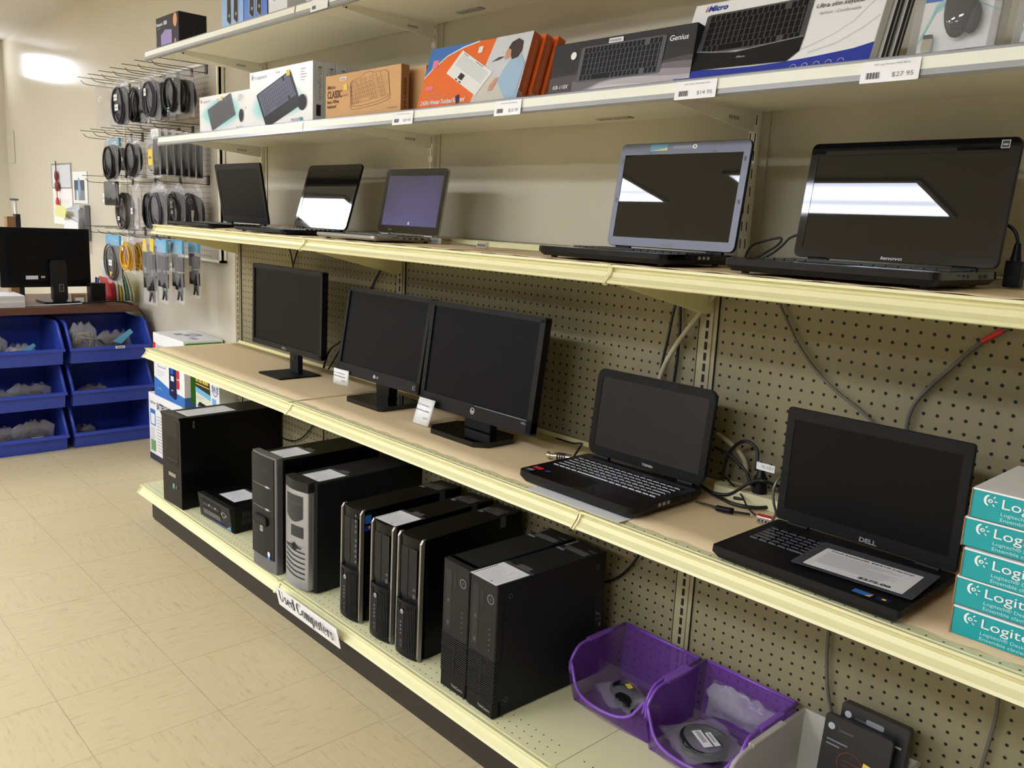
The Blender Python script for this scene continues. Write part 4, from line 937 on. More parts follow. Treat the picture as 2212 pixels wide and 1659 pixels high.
# kraft boxes
def kraft(x, y, w, label, art):
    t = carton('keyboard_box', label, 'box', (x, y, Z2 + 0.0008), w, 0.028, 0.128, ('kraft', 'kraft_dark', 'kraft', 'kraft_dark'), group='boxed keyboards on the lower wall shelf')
    if art:
        b = MB(); b.front(-0.0002); I = 'kraft_ink'; A = (0.145, 0.022, 0.20, 0.016, -0.002, 0.078); b.A = A
        o = [(0, 0.1), (0.03, -0.02), (0.3, -0.06), (0.72, -0.06), (0.98, 0.0), (1.02, 0.12), (0.98, 0.95), (0.9, 1.05), (0.62, 1.09), (0.52, 1.17), (0.36, 1.16), (0.3, 1.07), (0.06, 1.03), (0.0, 0.95), (0, 0.1)]
        b.line(o, 0.013, I); b.line([(0.04, 0.1), (0.3, 0.03), (0.72, 0.03), (0.96, 0.1), (0.97, 0.2)], 0.012, I); b.line([(0.03, 0.12), (0.03, 0.9)], 0.01, I)
        for r in range(6):
            for k in range(17):
                if k in (13,) or (r == 5 and k % 5 == 0): continue
                x0 = 0.055 + k * 0.053; y0 = 0.16 + r * 0.135
                if r == 0 and 4 <= k <= 8:
                    if k == 4: b.line([(x0, y0 + 0.09), (x0, y0), (x0 + 0.25, y0)], 0.009, I)
                    continue
                b.line([(x0 + 0.003, y0 + 0.09), (x0 + 0.003, y0), (x0 + 0.04, y0)], 0.009, I)
                if k % 2 == 0: b.line([(x0, y0 + 0.09), (x0 + 0.04, y0 + 0.09)], 0.009, I)
        b.build('printed_keyboard', t)
        b = MB(); b.front(-0.0003); b.T('iMicro', 0.012, 0.088, 0.011, 'kraft_ink', 0.045, 0, 0.02); b.T('CLASSIC', 0.012, 0.061, 0.0215, 'kraft_ink', 0.085, 0, 0.03); b.T('Series', 0.1, 0.062, 0.009, 'kraft_dark', 0.03); b.T('Basic 107key', 0.012, 0.046, 0.0095, 'kraft_ink', 0.068, 0, 0.02); b.T('Keyboard', 0.012, 0.032, 0.0095, 'kraft_ink', 0.05, 0, 0.02)
        b.T('www.imicro.com', 0.335, 0.013, 0.004, 'kraft_ink', 0.05); b.R(0.085, 0.108, 0.122, 0.118, 'paper'); b.Rn([(0.09 + i * 0.003, 0.11, 0.0915 + i * 0.003, 0.115) for i in range(9)], 'ink'); b.R(0.106, 0.08, 0.126, 0.096, 'yellow'); b.build('lettering', t)
        b = MB(); b.right(w); b.A = (0.019, 0.012, 0, 1, -1, 0); b.T('KB-US9100', 0, 0, 0.010, 'kraft_ink', 0.08, 0, 0.03); b.build('spine_lettering', t)
kraft(1.135, -0.242, 0.4, 'kraft brown keyboard box with line drawing and big black lettering', True)
kraft(1.16, -0.190, 0.42, 'plain kraft brown keyboard box, half hidden behind the lettered one', False)
# orange boxes leaning back
def orange(i):
    lab = ('orange touchpad keyboard box with a child in a blue shirt on its cover', 'orange box spine directly behind the one with the picture cover', 'orange box spine nearest the black keyboard box')[i]
    t = carton('keyboard_box', lab, 'box', (1.608 + 0.006 * i, -0.242 + 0.036 * i, Z2 + 0.001 + 0.0005), 0.398, 0.026, 0.17, ('orange', 'orange_dark', 'orange', 'orange'), lean=17, group='boxed keyboards on the lower wall shelf')
    if i == 0:
        w, h = 0.398, 0.17; b = MB(); b.front(0)
        b.P([(0.225, 0), (w, 0), (w, h), (0.265, h)], 'grey_print'); b.P([(0.225, 0), (0.36, 0), (0.34, 0.05), (0.29, 0.07), (0.24, 0.05)], 'carpet_print')
        b.P([(0.0, 0.09), (0.0, h), (0.19, h), (0.14, 0.162), (0.08, 0.145), (0.03, 0.115)], 'blue_print'); b.line([(0.0, 0.088), (0.03, 0.113), (0.08, 0.143), (0.14, 0.16), (0.2, 0.169)], 0.004, 'white')
        b.P([(0.36, 0.0), (w, 0.0), (w, 0.03)], 'shirt'); b.build('cover_art', t)
        b = MB(); b.front(-0.0009)
        b.P([(0.355, 0.005), (0.39, 0.003), (0.396, 0.09), (0.375, 0.115), (0.345, 0.108), (0.325, 0.085), (0.31, 0.052), (0.325, 0.036)], 'shirt')
        b.P([(0.318, 0.105), (0.338, 0.112), (0.342, 0.132), (0.326, 0.14), (0.316, 0.13)], 'skin'); b.P([(0.30, 0.06), (0.315, 0.062), (0.3, 0.03), (0.286, 0.028), (0.285, 0.042)], 'skin')
        b.P([(0.322, 0.135), (0.33, 0.15), (0.352, 0.157), (0.37, 0.148), (0.374, 0.125), (0.366, 0.108), (0.345, 0.104), (0.338, 0.115), (0.334, 0.13)], 'hair'); b.P([(0.27, 0.105), (0.295, 0.115), (0.315, 0.115), (0.3, 0.109)], 'hair')
        b.build('cover_portrait', t)
        b = MB(); b.front(-0.0014); kb = (0.095, 0.093, 0.145, -0.072, 0.045, 0.058); b.A = kb; b.P([(0, 0), (1, 0), (1, 1), (0, 1)], 'white'); b.K(0.05, 0.42, 0.95, 0.9, 5, 14, None, 'grey_print', 0.2, 0.01)
        b.R(0.33, 0.12, 0.47, 0.34, 'ink'); b.R(0.3, 0.02, 0.36, 0.07, 'ink'); b.R(0.42, 0.02, 0.48, 0.07, 'ink'); b.Rn([(0.1 + k * 0.05, 0.93, 0.13 + k * 0.05, 0.96) for k in (0, 1, 2, 8, 9, 10, 11, 12)], 'ink'); b.build('printed_keyboard', t)
        b = MB(); b.front(-0.0006); b.T('2.4GHz Wireless Touchpad Keyboard', 0.015, 0.010, 0.0125, 'white', 0.185, 0, 0.03); b.T('Feeling typing with', 0.022, 0.038, 0.0065, 'kraft', 0.06); b.T('a keyboard in a comfortable way', 0.022, 0.029, 0.0065, 'kraft', 0.105); b.R(0.02, 0.052, 0.052, 0.062, 'pink'); b.R(0.024, 0.112, 0.047, 0.135, 'pink'); b.R(0.205, 0.136, 0.222, 0.153, 'white')
        b.P([(0.16, 0.025), (0.172, 0.03), (0.182, 0.01), (0.17, 0.004)], 'navy'); b.build('lettering', t)
    b = MB(); b.right(0.398); b.A = (0.017, 0.03, 0, 1, -1, 0); b.T('2.4GHz Wireless Touchpad Keyboard', 0, 0, 0.007, 'kraft', 0.125); b.A = (0, 0, 1, 0, 0, 1)
    for k in range(3): b.P([(0.004 + k * 0.006, 0.006), (0.007 + k * 0.006, 0.006), (0.003 + k * 0.004, 0.022), (0.001 + k * 0.004, 0.022)], 'paper_grey')
    b.build('spine_lettering', t)
for i in range(3): orange(i)
# black keyboard box
t = carton('keyboard_box', 'black keyboard box with pale mist along the bottom, right of the orange boxes', 'box', (2.112, -0.241, Z2 + 0.0012), 0.39, 0.04, 0.113, ('ink', 'ink', 'ink', 'ink'), lean=8, group='boxed keyboards on the lower wall shelf')
for k, c in enumerate(((40, 36, 38), (70, 64, 68), (110, 103, 108), (150, 143, 148), (186, 180, 184), (206, 202, 205))): mat('mist%d' % k, c, 0.25, var=0.03, scale=200)
b = MB(); b.front(0); w = 0.39
for k in range(6):
    z = 0.048 - k * 0.0085; R = random.Random(k); b.P([(0.06 + k * 0.006 if k > 1 else 0.0, 0.0)] + [(x0, max(0.001, z + 0.006 * math.sin(x0 * 18 + k) + 0.014 * (x0 / w - 0.5) - (0.03 * max(0, 0.15 - x0) / 0.15 if k > 2 else 0))) for x0 in [0.06 + k * 0.006 + (w - 0.06 - k * 0.006) * j / 24 if k > 1 else w * j / 24 for j in range(25)]] + [(w, 0.0)], 'mist%d' % k)
b.build('printed_art', t)
b = MB(); b.front(-0.001); kb_art(b, 0.082, 0.022, 0.232, 0.0, 0.006, 0.076, 'grey_dk', 'black_plastic', 6, 19); b.build('printed_keyboard', t)
b = MB(); b.front(-0.0014); b.T('KB-110X', 0.014, 0.012, 0.0085, 'white', 0.048, 0, 0.01, 0.15); b.T('Genius', 0.328, 0.083, 0.011, 'white', 0.046, 0, 0.01, 0.15); b.E(0.066, 0.082, 0.0085, 'white'); b.R(0.165, 0.098, 0.205, 0.108, 'paper'); b.Rn([(0.168 + i * 0.003, 0.1, 0.1695 + i * 0.003, 0.105) for i in range(11)], 'ink'); b.build('lettering', t)
# slim keyboard boxes (front one printed, two more behind)
for i in range(3):
    lab = ('white box with a large dark slim keyboard on it and blue wave', 'thin dark-edged keyboard box behind the white slim keyboard box', 'rear dark-edged keyboard box beside the boxed mouse')[i]
    w, h = 0.398, 0.165
    t = carton('keyboard_box', lab, 'box', (2.464 + 0.004 * i, -0.243 + 0.030 * i, Z2 + 0.0012), w, 0.022, h, (WG, ('white', 'ink', 'ink')[i], WG, ('white', 'ink', 'ink')[i]), lean=21, group='boxed keyboards on the lower wall shelf')
    if i: 
        b = MB(); b.right(w); b.R(0.009, 0.003, 0.013, h - 0.004, 'grey_print'); b.build('spine_edge', t); continue
    b = MB(); b.front(0); b.P([(0, 0)] + [(w * j / 12, 0.024 - 0.012 * math.sin(PI * j / 12) + 0.008 * j / 12 + (0.004 if j == 12 else 0)) for j in range(13)] + [(w, 0)], 'blue_deep')
    b.line([(0.28, 0.03), (0.33, 0.042), (0.37, 0.065), (0.395, 0.085)], 0.003, 'grey_print'); b.line([(0.26, 0.035), (0.32, 0.06), (0.35, 0.08), (0.39, 0.13)], 0.002, 'grey_print')
    for k in range(5): b.ring(0.26 + k * 0.022, 0.004 + k * 0.0005, 0.006, 0.001, 'grey_print', a0=0, a1=PI)
    b.build('printed_art', t)
    b = MB(); b.front(-0.0012); kb_art(b, 0.040, 0.052, 0.225, 0.004, -0.002, 0.085, 'grey_dk', 'black_plastic', 6, 18); b.A = (0.040, 0.052, 0.225, 0.004, -0.002, 0.085)
    b.P([(-0.02, 0.08), (-0.06, -0.38), (0.9, -0.45), (0.99, -0.25), (1.0, 0.08), (0.62, 0.0), (0.4, -0.06), (0.2, 0.0)], 'charcoal'); b.line([(-0.02, 0.09), (0.2, 0.01), (0.4, -0.05), (0.62, 0.01), (1.0, 0.09)], 0.03, 'grey_mid'); b.A = (0, 0, 1, 0, 0, 1); b.T('iMicro', 0.135, 0.036, 0.004, 'white', 0.018); b.build('printed_keyboard', t)
    b = MB(); b.front(-0.0008); b.T('i', 0.028, 0.146, 0.012, 'red', None, 0, 0.03, 0.2); b.T('Micro', 0.034, 0.146, 0.012, 'blue_deep', 0.045, 0, 0.03, 0.2); b.T('Ultra slim keyboard', 0.272, 0.115, 0.0085, 'grey_dk', 0.098, 0, 0.01, 0.2); b.T('fashion · Comfortable', 0.282, 0.101, 0.006, 'grey_mid', 0.075, 0, 0, 0.2); b.R(0.185, 0.153, 0.205, 0.16, 'grey_dk'); b.build('lettering', t)
# boxed mice in clear blisters
def mouse_box(x, label):
    w, h, d = 0.118, 0.17, 0.07
    t = thing('mouse_package', label, 'package', (x, -0.240, Z2 + 0.0008), (-0.17, 0, 0), 'boxed mice on the lower wall shelf')
    b = MB(); b.box(0, 0.03, 0, w, 0.034, h, WG); b.box(0, 0, 0, w, 0.03, 0.002, WG); b.build('card', t)
    b = MB(); b.frame((0, 0.0297, 0), (1, 0, 0), (0, 0, 1)); b.R(0.001, 0.097, 0.045, 0.113, 'blue_mid')
    for k in range(4): b.line([(0.0 + k * 0.004, 0.03 + 0.01 * k), (0.02, 0.08 + 0.004 * k), (0.06, 0.1 + 0.004 * k), (w, 0.07 + 0.014 * k)], 0.0025, ('teal_fade4', 'teal_fade6', 'teal_light', 'teal_fade3')[k])
    b.lines(0.075, 0.012, 0.112, 0.02, 2, 'ink_light', 0.3); b.ring(0.02, 0.138, 0.004, 0.001, 'ink_grey'); b.build('printed_art', t)
    b = MB(); b.ball((0.063, 0.016, 0.082), 0.03, 'gloss_black', 20, (0.82, 0.45, 1.75)); b.ball((0.083, 0.018, 0.06), 0.016, 'charcoal', 14, (0.8, 0.5, 1.6)); b.build('mouse', t, label='glossy black computer mouse')
    b = MB(); b.box(0.012, 0.018, 0.016, 0.026, 0.025, 0.034, 'chrome'); b.box(0.0125, 0.0185, 0.034, 0.0255, 0.0245, 0.041, 'ink'); b.build('usb_receiver', t)
    b = MB()
    for x0, x1 in ((0.0, 0.001), (w - 0.001, w)): b.box(x0, 0.0, 0.002, x1, 0.03, h, 'bag_film')
    b.box(0.001, -0.0005, 0.002, w - 0.001, 0.0, h, 'blister'); b.build('clear_blister', t)
    b = MB(); b.box(w, 0.0, 0.0, w + 0.012, 0.034, h, 'bag_film_dense'); b.build('blister_flange', t)
mat('blister', (230, 232, 232), 0.05, var=0, alpha=0.07)
mouse_box(2.922, 'glossy black mouse in a clear-front package beside the slim keyboard boxes')
mouse_box(3.074, 'second mouse package cut by the right edge of the picture')
# --- upper wall shelf
t = carton('camera_box', 'small black carton at the left end of the upper wall shelf', 'box', (-0.232, -0.242, Z1 + 0.0008), 0.238, 0.115, 0.132, ('ink', 'ink', 'ink', 'ink'))
b = MB(); b.front(-0.0004); b.T('Panasonic', 0.008, 0.098, 0.013, 'white', 0.065, 0, 0.03); b.T('AVCHD', 0.02, 0.085, 0.006, 'ink_light', 0.03); b.R(0.085, 0.097, 0.12, 0.112, 'paper_grey'); b.E(0.205, 0.103, 0.02, 'sun_orange', 0.026); b.P([(0.055, 0.02), (0.17, 0.02), (0.17, 0.07), (0.1, 0.078), (0.055, 0.06)], 'lavender'); b.R(0.195, 0.016, 0.212, 0.032, 'pink'); b.T('HX-A500', 0.012, 0.04, 0.005, 'lavender', 0.02, PI / 2); b.build('cover_art', t)
b = MB(); b.right(0.238); b.A = (0.062, 0.02, 0, 1, -1, 0); b.T('Panasonic', 0, 0, 0.008, 'grey_dk', 0.06); b.build('side_lettering', t)
def spk(x, pale, label, w=0.175):
    t = carton('speaker_box', label, 'box', (x, -0.242, Z1 + 0.0008), w, 0.12, 0.3, (pale, 'navy', 'blue_mid', 'blue_mid'), group='blue speaker boxes on the upper wall shelf')
    b = MB(); b.front(0)
    for k in (0, 1):
        b.P([(0.04 + k * 0.055, 0.035 - k * 0.0), (0.075 + k * 0.055, 0.012), (0.082 + k * 0.055, 0.03), (0.082 + k * 0.055, 0.12), (0.078 + k * 0.055, 0.135), (0.045 + k * 0.055, 0.13), (0.04 + k * 0.055, 0.115)], 'ink_light')
        b.P([(0.045 + k * 0.055, 0.036), (0.072 + k * 0.055, 0.018), (0.077 + k * 0.055, 0.032), (0.077 + k * 0.055, 0.12), (0.05 + k * 0.055, 0.126)], 'ink'); b.E(0.063 + k * 0.055, 0.05, 0.006, 'ink_light')
    b.build('printed_art', t)
spk(0.402, 'blue_pale', 'pale blue speaker box, left of the two blue boxes on the upper wall shelf'); spk(0.58, 'blue_mid', 'bright blue speaker box beside the white carton on the upper wall shelf')
t = carton('white_carton', 'white carton between the blue speaker boxes and the wide white carton', 'box', (0.762, -0.242, Z1 + 0.0008), 0.13, 0.10, 0.26, ('white', WG, WG, WG), group='white cartons on the upper wall shelf')
b = MB(); b.front(0); b.R(0.012, 0.004, 0.115, 0.013, 'grey_dk'); b.R(0.015, 0.006, 0.112, 0.0115, 'grey_print'); b.lines(0.035, 0.05, 0.065, 0.12, 4, 'ink_light', 0.15)
for x in (0.075, 0.1): b.P(rr(x, 0.075, x + 0.01, 0.14, 0.004), 'ink_light')
b.right(0.13); b.lines(0.02, 0.07, 0.085, 0.14, 5, 'ink_light', 0.15); b.T('CE', 0.06, 0.115, 0.014, 'ink_grey', 0.022); b.T('RoHS', 0.05, 0.02, 0.006, 'ink_light', 0.02); b.build('lettering', t)
t = carton('white_carton', 'wide plain white carton on the upper wall shelf above the price tag', 'box', (1.0, -0.235, Z1 + 0.0008), 0.34, 0.2, 0.26, ('white', 'white', 'white', 'white'), group='white cartons on the upper wall shelf')
# --- stack of five teal and white cartons on the middle shelf
for i in range(5):
    w, d, h = 0.46, 0.20, 0.0445; dx = (0, -0.002, 0.003, -0.003, 0.002)[i]
    t = carton('keyboard_box', 'teal and white keyboard and mouse box, %s of the stack of five' % ('lowest', 'second from the bottom', 'middle one', 'second from the top', 'topmost')[i], 'box', (3.148 + dx, -0.354 + (0, 0.001, -0.002, 0.002, 0)[i], ZM + 0.0016 + i * 0.0459), w, d, h, ('teal', WG, WG, 'kraft_dark'), yaw=(0, 0.6, -0.4, 0.5, 0)[i], group='stacked teal keyboard boxes')
    b = MB(); b.front(0); eye_logo(b, 0.024, 0.0305, 0.0165, WG, 'teal'); b.T('Logitech', 0.042, 0.023, 0.0145, WG, 0.088); b.T('Logitech® Desktop mk320', 0.042, 0.0125, 0.0052, 'teal_pale', 0.098); b.T('Ensemble clavier + souris Logitech® mk320', 0.042, 0.0045, 0.0052, 'teal_pale', 0.165); b.R(0, h - 0.0022, w, h, WG)
    b.R(0, 0, 0.0018, h, 'kraft_dark'); b.build('front_lettering', t)
    b = MB(); b.top(h); b.P([(0.1, 0.14), (0.18, 0.09), (0.3, 0.07), (w, 0.1), (w, 0.13), (0.3, 0.11), (0.2, 0.12)], 'teal_fade6' if i == 4 else WG); b.P([(0.06, 0.19), (0.14, 0.15), (w, 0.15), (w, 0.19)], 'teal_fade4' if i == 4 else WG); b.build('top_art', t)
# ---------------------------------------------------------------- sign
t = thing('shelf_sign', 'white plastic sign reading Used Computers clipped to the bottom shelf edge', 'sign', (1.266, -0.4715, 0.1025), (0.22, 0, 0))
b = MB(); b.prism(rr(0, 0, 0.362, 0.068, 0.004), -0.0015, 0, WG, 'y'); b.build('panel', t)
GL = {}  # serif capitals and small letters drawn as thick and thin strokes, unit = x height of the font / em box 1
def serif(b, x, y, h, m, word, sx=0.62):
    """roman letters: stems 0.14, hairlines 0.05, slab feet; returns the end x. h = cap height"""
    k = h; S, Hh = 0.185, 0.06; A0 = b.A
    for ch in word:
        b.A = (x, y, k * sx, 0, 0, k)
        def stem(cx, y0, y1, ft=True, tp=True, t=S):
            b.R(cx - t / 2, y0, cx + t / 2, y1, m)
            if ft: b.R(cx - t * 1.05, y0, cx + t * 1.05, y0 + 0.035, m)
            if tp == 1: b.R(cx - t * 1.05, y1 - 0.035, cx + t * 1.05, y1, m)
            if tp == 2: b.P([(cx - t * 1.2, y1 - 0.07), (cx - t / 2, y1 - 0.1), (cx + t / 2, y1 + 0.005), (cx + t * 0.3, y1 + 0.005)], m)
        def bowl(cx, cy, rx, ry, a0, a1, tk=S, th=Hh, n=22):
            vs = []
            for i in range(n + 1):
                a = a0 + (a1 - a0) * i / n; t = th + (tk - th) * abs(math.cos(a)) ** 1.5
                c, s_ = math.cos(a), math.sin(a); vs += [b.map2(cx + rx * c, cy + ry * s_), b.map2(cx + (rx - t) * c, cy + (ry - min(t, th * 1.3)) * s_)]
            b.add(vs, [(2 * i, 2 * i + 2, 2 * i + 3, 2 * i + 1) if a1 > a0 else (2 * i, 2 * i + 1, 2 * i + 3, 2 * i + 2) for i in range(n)], m); b.l += 0.00005
        X = 0.67
        if ch == 'U': stem(0.17, 0.3, 1.0, False, 1); stem(0.72, 0.3, 1.0, False, 1, 0.06); bowl(0.42, 0.32, 0.325, 0.335, PI, 2 * PI, 0.18, 0.07); adv = 0.9
        elif ch == 'C': bowl(0.5, 0.5, 0.42, 0.52, 0.75, 2 * PI - 0.72, 0.21); b.R(0.79, 0.66, 0.83, 0.99, m); b.R(0.79, 0.12, 0.83, 0.24, m); adv = 0.92
        elif ch == 's': bowl(0.27, 0.5, 0.2, 0.18, 0.3, PI + 0.55, 0.16, 0.055); bowl(0.27, 0.175, 0.21, 0.19, PI + 0.3, 2 * PI + 0.55, 0.16, 0.055); b.P([(0.1, 0.4), (0.2, 0.47), (0.48, 0.28), (0.42, 0.17)], m); b.R(0.05, 0.0, 0.08, 0.2, m); b.R(0.43, 0.5, 0.46, 0.68, m); adv = 0.56
        elif ch == 'e': bowl(0.33, 0.33, 0.28, 0.35, 0.0, 2 * PI - 0.75, 0.18, 0.055); b.R(0.12, 0.36, 0.6, 0.405, m); adv = 0.66
        elif ch == 'd': bowl(0.36, 0.33, 0.3, 0.35, 0.4, 2 * PI - 0.4, 0.18, 0.055); stem(0.61, 0.0, 1.02, False, 2); b.R(0.6, 0, 0.74, 0.035, m); adv = 0.78
        elif ch == 'o': bowl(0.35, 0.33, 0.31, 0.35, 0, 2 * PI, 0.185, 0.055); adv = 0.72
        elif ch == 'm':
            for c in (0.16, 0.53, 0.9): stem(c, 0.0, X if c == 0.16 else 0.5, True, 2 if c == 0.16 else 0)
            for c in (0.375, 0.745): bowl(c, 0.48, 0.225, 0.2, 0, PI * 0.9, 0.17, 0.065)
            adv = 1.08
        elif ch == 'p': stem(0.16, -0.3, X, True, 2); bowl(0.4, 0.33, 0.3, 0.35, -PI + 0.5, PI - 0.5, 0.18, 0.055); adv = 0.77
        elif ch == 'u': stem(0.16, 0.17, X, False, 2); stem(0.57, 0.0, X, False, 2); bowl(0.36, 0.19, 0.27, 0.2, PI, 2 * PI - 0.5, 0.14, 0.06); b.R(0.56, 0, 0.7, 0.035, m); adv = 0.76
        elif ch == 't': stem(0.2, 0.14, 0.86, False, 0); b.R(0.02, X - 0.045, 0.42, X, m); bowl(0.33, 0.16, 0.205, 0.17, PI, 2 * PI - 0.6, 0.14, 0.05); b.P([(0.02, X - 0.02), (0.2, 0.88), (0.27, 0.88), (0.27, X - 0.02)], m); adv = 0.47
        elif ch == 'r': stem(0.17, 0.0, X, True, 2); bowl(0.37, 0.47, 0.2, 0.2, 0.5, PI - 0.3, 0.12, 0.07); b.E(0.46, 0.56, 0.075, m, 0.09); adv = 0.56
        else: adv = 0.3
        x += k * sx * adv
    b.A = A0; return x
b = MB(); b.frame((0, -0.0016, 0), (1, 0, 0), (0, 0, 1)); x = serif(b, 0.016, 0.022, 0.039, 'ink', 'Used', 0.87); serif(b, x + 0.010, 0.022, 0.039, 'ink', 'Computers', 0.87); b.build('lettering', t, label='black serif lettering')
t2 = None
# ---------------------------------------------------------------- bins, bags, cables
def coil(b, c, rx, rz, r, n, m, seed, tilt=0.0, loops_d=0.008):
    R = random.Random(seed)
    for k in range(n):
        dx, dz, dy = R.uniform(-0.5, 0.5) * loops_d, R.uniform(-0.5, 0.5) * loops_d, (k - n / 2) * r * 1.3
        a0 = R.uniform(0, 6)
        b.tube([(c[0] + dx + (rx + R.uniform(-0.004, 0.004)) * math.cos(a) , c[1] + dy + tilt * math.sin(a), c[2] + dz + (rz + R.uniform(-0.004, 0.004)) * math.sin(a)) for a in [a0 + 2 * PI * i / 10 for i in range(10)]], r, m, 6, 3, True)
def film(b, w, h, th, seed, m, pinch=0.45, neck=0.12, jag=0.008):
    """closed wrinkled pouch hanging from the origin, w wide, h tall"""
    R = random.Random(seed); nx, nz = 9, 10; ph = [R.uniform(0, 6.28) for _ in range(6)]
    for side in (-1, 1):
        vs = []
        for j in range(nz + 1):
            v = j / nz; ww = w * (pinch + (1 - pinch) * min(1, v / neck) if v < neck else 1.0) * (1 - 0.06 * math.sin(v * 5 + ph[0]))
            for i in range(nx + 1):
                u = 2 * i / nx - 1
                t = th * (1 - u * u) ** 0.5 * math.sin(PI * min(1, v * 1.15) ** 0.7) if 0 < v < 0.87 else 0.0008
                t += 0.0035 * math.sin(7 * u + 9 * v + ph[1]) * (1 - abs(u)) + 0.002 * math.sin(15 * v + 4 * u + ph[2])
                x = u * ww / 2 + R.uniform(-1, 1) * 0.0015; z = -h * v + (R.uniform(-jag, jag) if j in (0, nz) else 0)
                vs.append((x, side * max(t, 0.0006), z))
        fs = [(j * (nx + 1) + i, j * (nx + 1) + i + 1, (j + 1) * (nx + 1) + i + 1, (j + 1) * (nx + 1) + i) for j in range(nz) for i in range(nx)]
        b.add(vs, fs if side < 0 else [f[::-1] for f in fs], m, True)
def bag(name, label, cat, loc, w, h, kind, seed, group, yaw=0.0, header=None, labels=(), film_m='bag_film', th=0.021):
    w *= 1.12; h *= 1.08
    t = thing(name, label, cat, loc, (0, 0, yaw), group); R = random.Random(seed)
    b = MB()
    if kind.startswith('coil'):
        m = {'coil': 'cable_black', 'coilg': 'cable_grey', 'coils': 'cable_slate', 'coily': 'cable_yellow', 'coill': 'grey_cable_light'}[kind]
        coil(b, (0, 0, -h * 0.56), w * 0.36, h * 0.34, 0.0042, 9, m, seed, 0, 0.016); coil(b, (0.004, 0.002, -h * 0.58), w * 0.25, h * 0.25, 0.004, 5, m, seed + 5, 0, 0.02)
        b.box(-0.006, -0.008, -h * 0.5, 0.006, 0.006, -h * 0.3, m); b.build('coiled_cable', t)
    elif kind == 'plug':
        for k in range(6):
            x = ((k % 3) - 1) * 0.26 * w; z = -h * (0.34 + 0.3 * (k // 3)) + R.uniform(-0.008, 0.008); b.box(x - w * 0.11, -0.009, z - h * 0.12, x + w * 0.11, 0.009, z + h * 0.1, 'black_plastic')
        b.tube([(-w * 0.3, 0, -h * 0.3), (-w * 0.1, 0.004, -h * 0.8), (0, -0.004, -h * 0.94), (w * 0.15, 0, -h * 0.8), (w * 0.28, 0.002, -h * 0.95), (w * 0.34, 0, -h * 0.5)], 0.005, 'cable_black', 6); b.build('adapter', t, 0.002)
    elif kind == 'strip':
        for k in range(3): b.tube([((k - 1) * 0.012, 0, -h * 0.22), ((k - 1) * 0.016 + 0.004, 0.003, -h * 0.5), ((k - 1) * 0.012, -0.003, -h * 0.93)], 0.005, 'cable_black', 6)
        b.box(-w * 0.34, -0.003, -h * 0.95, w * 0.34, 0.003, -h * 0.2, 'black_plastic'); b.build('flat_cable', t)
    elif kind == 'pale': b.box(-w * 0.2, -0.004, -h * 0.9, w * 0.2, 0.004, -h * 0.3, 'paper_grey'); b.box(-w * 0.15, -0.007, -h * 0.82, w * 0.15, -0.004, -h * 0.74, 'chrome'); b.build('connector', t)
    elif kind == 'pkg': b.prism(rr(-w * 0.46, -h * 0.97, w * 0.46, -h * 0.1, 0.01), -0.007, 0.007, 'black_plastic', 'y'); b.build('package', t)
    elif kind == 'disc': b.cyl((0, -0.003, -h * 0.55), w * 0.38, 0.004, 'amber_disc', 'y', 30); b.frame((0, -0.0035, -h * 0.55), (1, 0, 0), (0, 0, 1)); b.ring(0, 0, w * 0.41, 0.006, 'ink'); b.build('amber_disc', t)
    if kind != 'empty' or True:
        f = MB(); film(f, w, h, th, seed, film_m); f.build('plastic_bag', t)
    if header:
        b = MB(); hh = h * (0.2 if header != 'white' else 0.16)
        if header == 'yellow': b.add([(-w * 0.28, -0.011, -0.004), (-w * 0.08, -0.011, -0.004), (0.0, -0.012, -hh), (-w * 0.36, -0.012, -hh * 0.95)], [(0, 1, 2, 3)], 'yellow'); b.add([(w * 0.2, -0.01, -0.0), (w * 0.5, -0.01, 0), (w * 0.5, -0.011, -hh), (w * 0.2, -0.011, -hh * 0.9)], [(0, 1, 2, 3)], 'yellow')
        else: b.box(-w * 0.49, -0.006, -hh, w * 0.49, 0.006, 0.002, {'blue': 'sky', 'white': 'paper'}[header])
        b.build('header_card', t)
    if labels:
        b = MB(); b.frame((0, -th - 0.003, 0), (1, 0, 0), (0, 0, 1))
        for (x, z, lw, lh, m) in labels: b.R(x * w, -h * z - lh, x * w + lw, -h * z, m); b.R(x * w + lw * 0.15, -h * z - lh * 0.6, x * w + lw * 0.8, -h * z - lh * 0.45, 'ink_grey')
        b.build('bag_label', t)
    return t
# hanging display panel on the back wall
b = MB(); b.M = Matrix(); b.box(0, 0.10, 0, 1.26, 0.112, 0.93, 'pegboard_white'); pn = thing('display_panel', 'cream perforated panel on the wall, hung with bagged cables', 'display panel', (-1.66, 0, 1.06))
b.build('panel', pn)
b = MB()
for x0, z0, x1, z1 in ((0, 0, 1.26, 0.012), (0, 0.918, 1.26, 0.93), (0, 0, 0.012, 0.93), (1.248, 0, 1.26, 0.93)): b.box(x0, 0.094, z0, x1, 0.126, z1, 'melamine')
b.build('panel_frame', pn)
def hook(x, z, L, label, price_rod=True):
    t = thing('wire_hook', label, 'hook', (x, 0.10, z), 0, 'wire hooks of the display panel')
    b = MB(); b.tube([(0, 0, 0.03), (0, -0.008, 0.034), (0, -L, 0.030)], 0.0017, 'wire_dark', 6, 1); b.tube([(0, 0, 0.0), (0, -0.006, -0.004), (0, -L + 0.05, -0.004), (0, -L + 0.03, 0.0), (0, -L + 0.015, 0.014)], 0.0017, 'wire_dark', 6, 1)
    b.box(-0.012, -0.004, -0.008, 0.012, 0, 0.04, 'wire_dark'); b.build('rod', t)
HX = [-1.55, -1.38, -1.21, -1.04, -0.87, -0.70, -0.53]
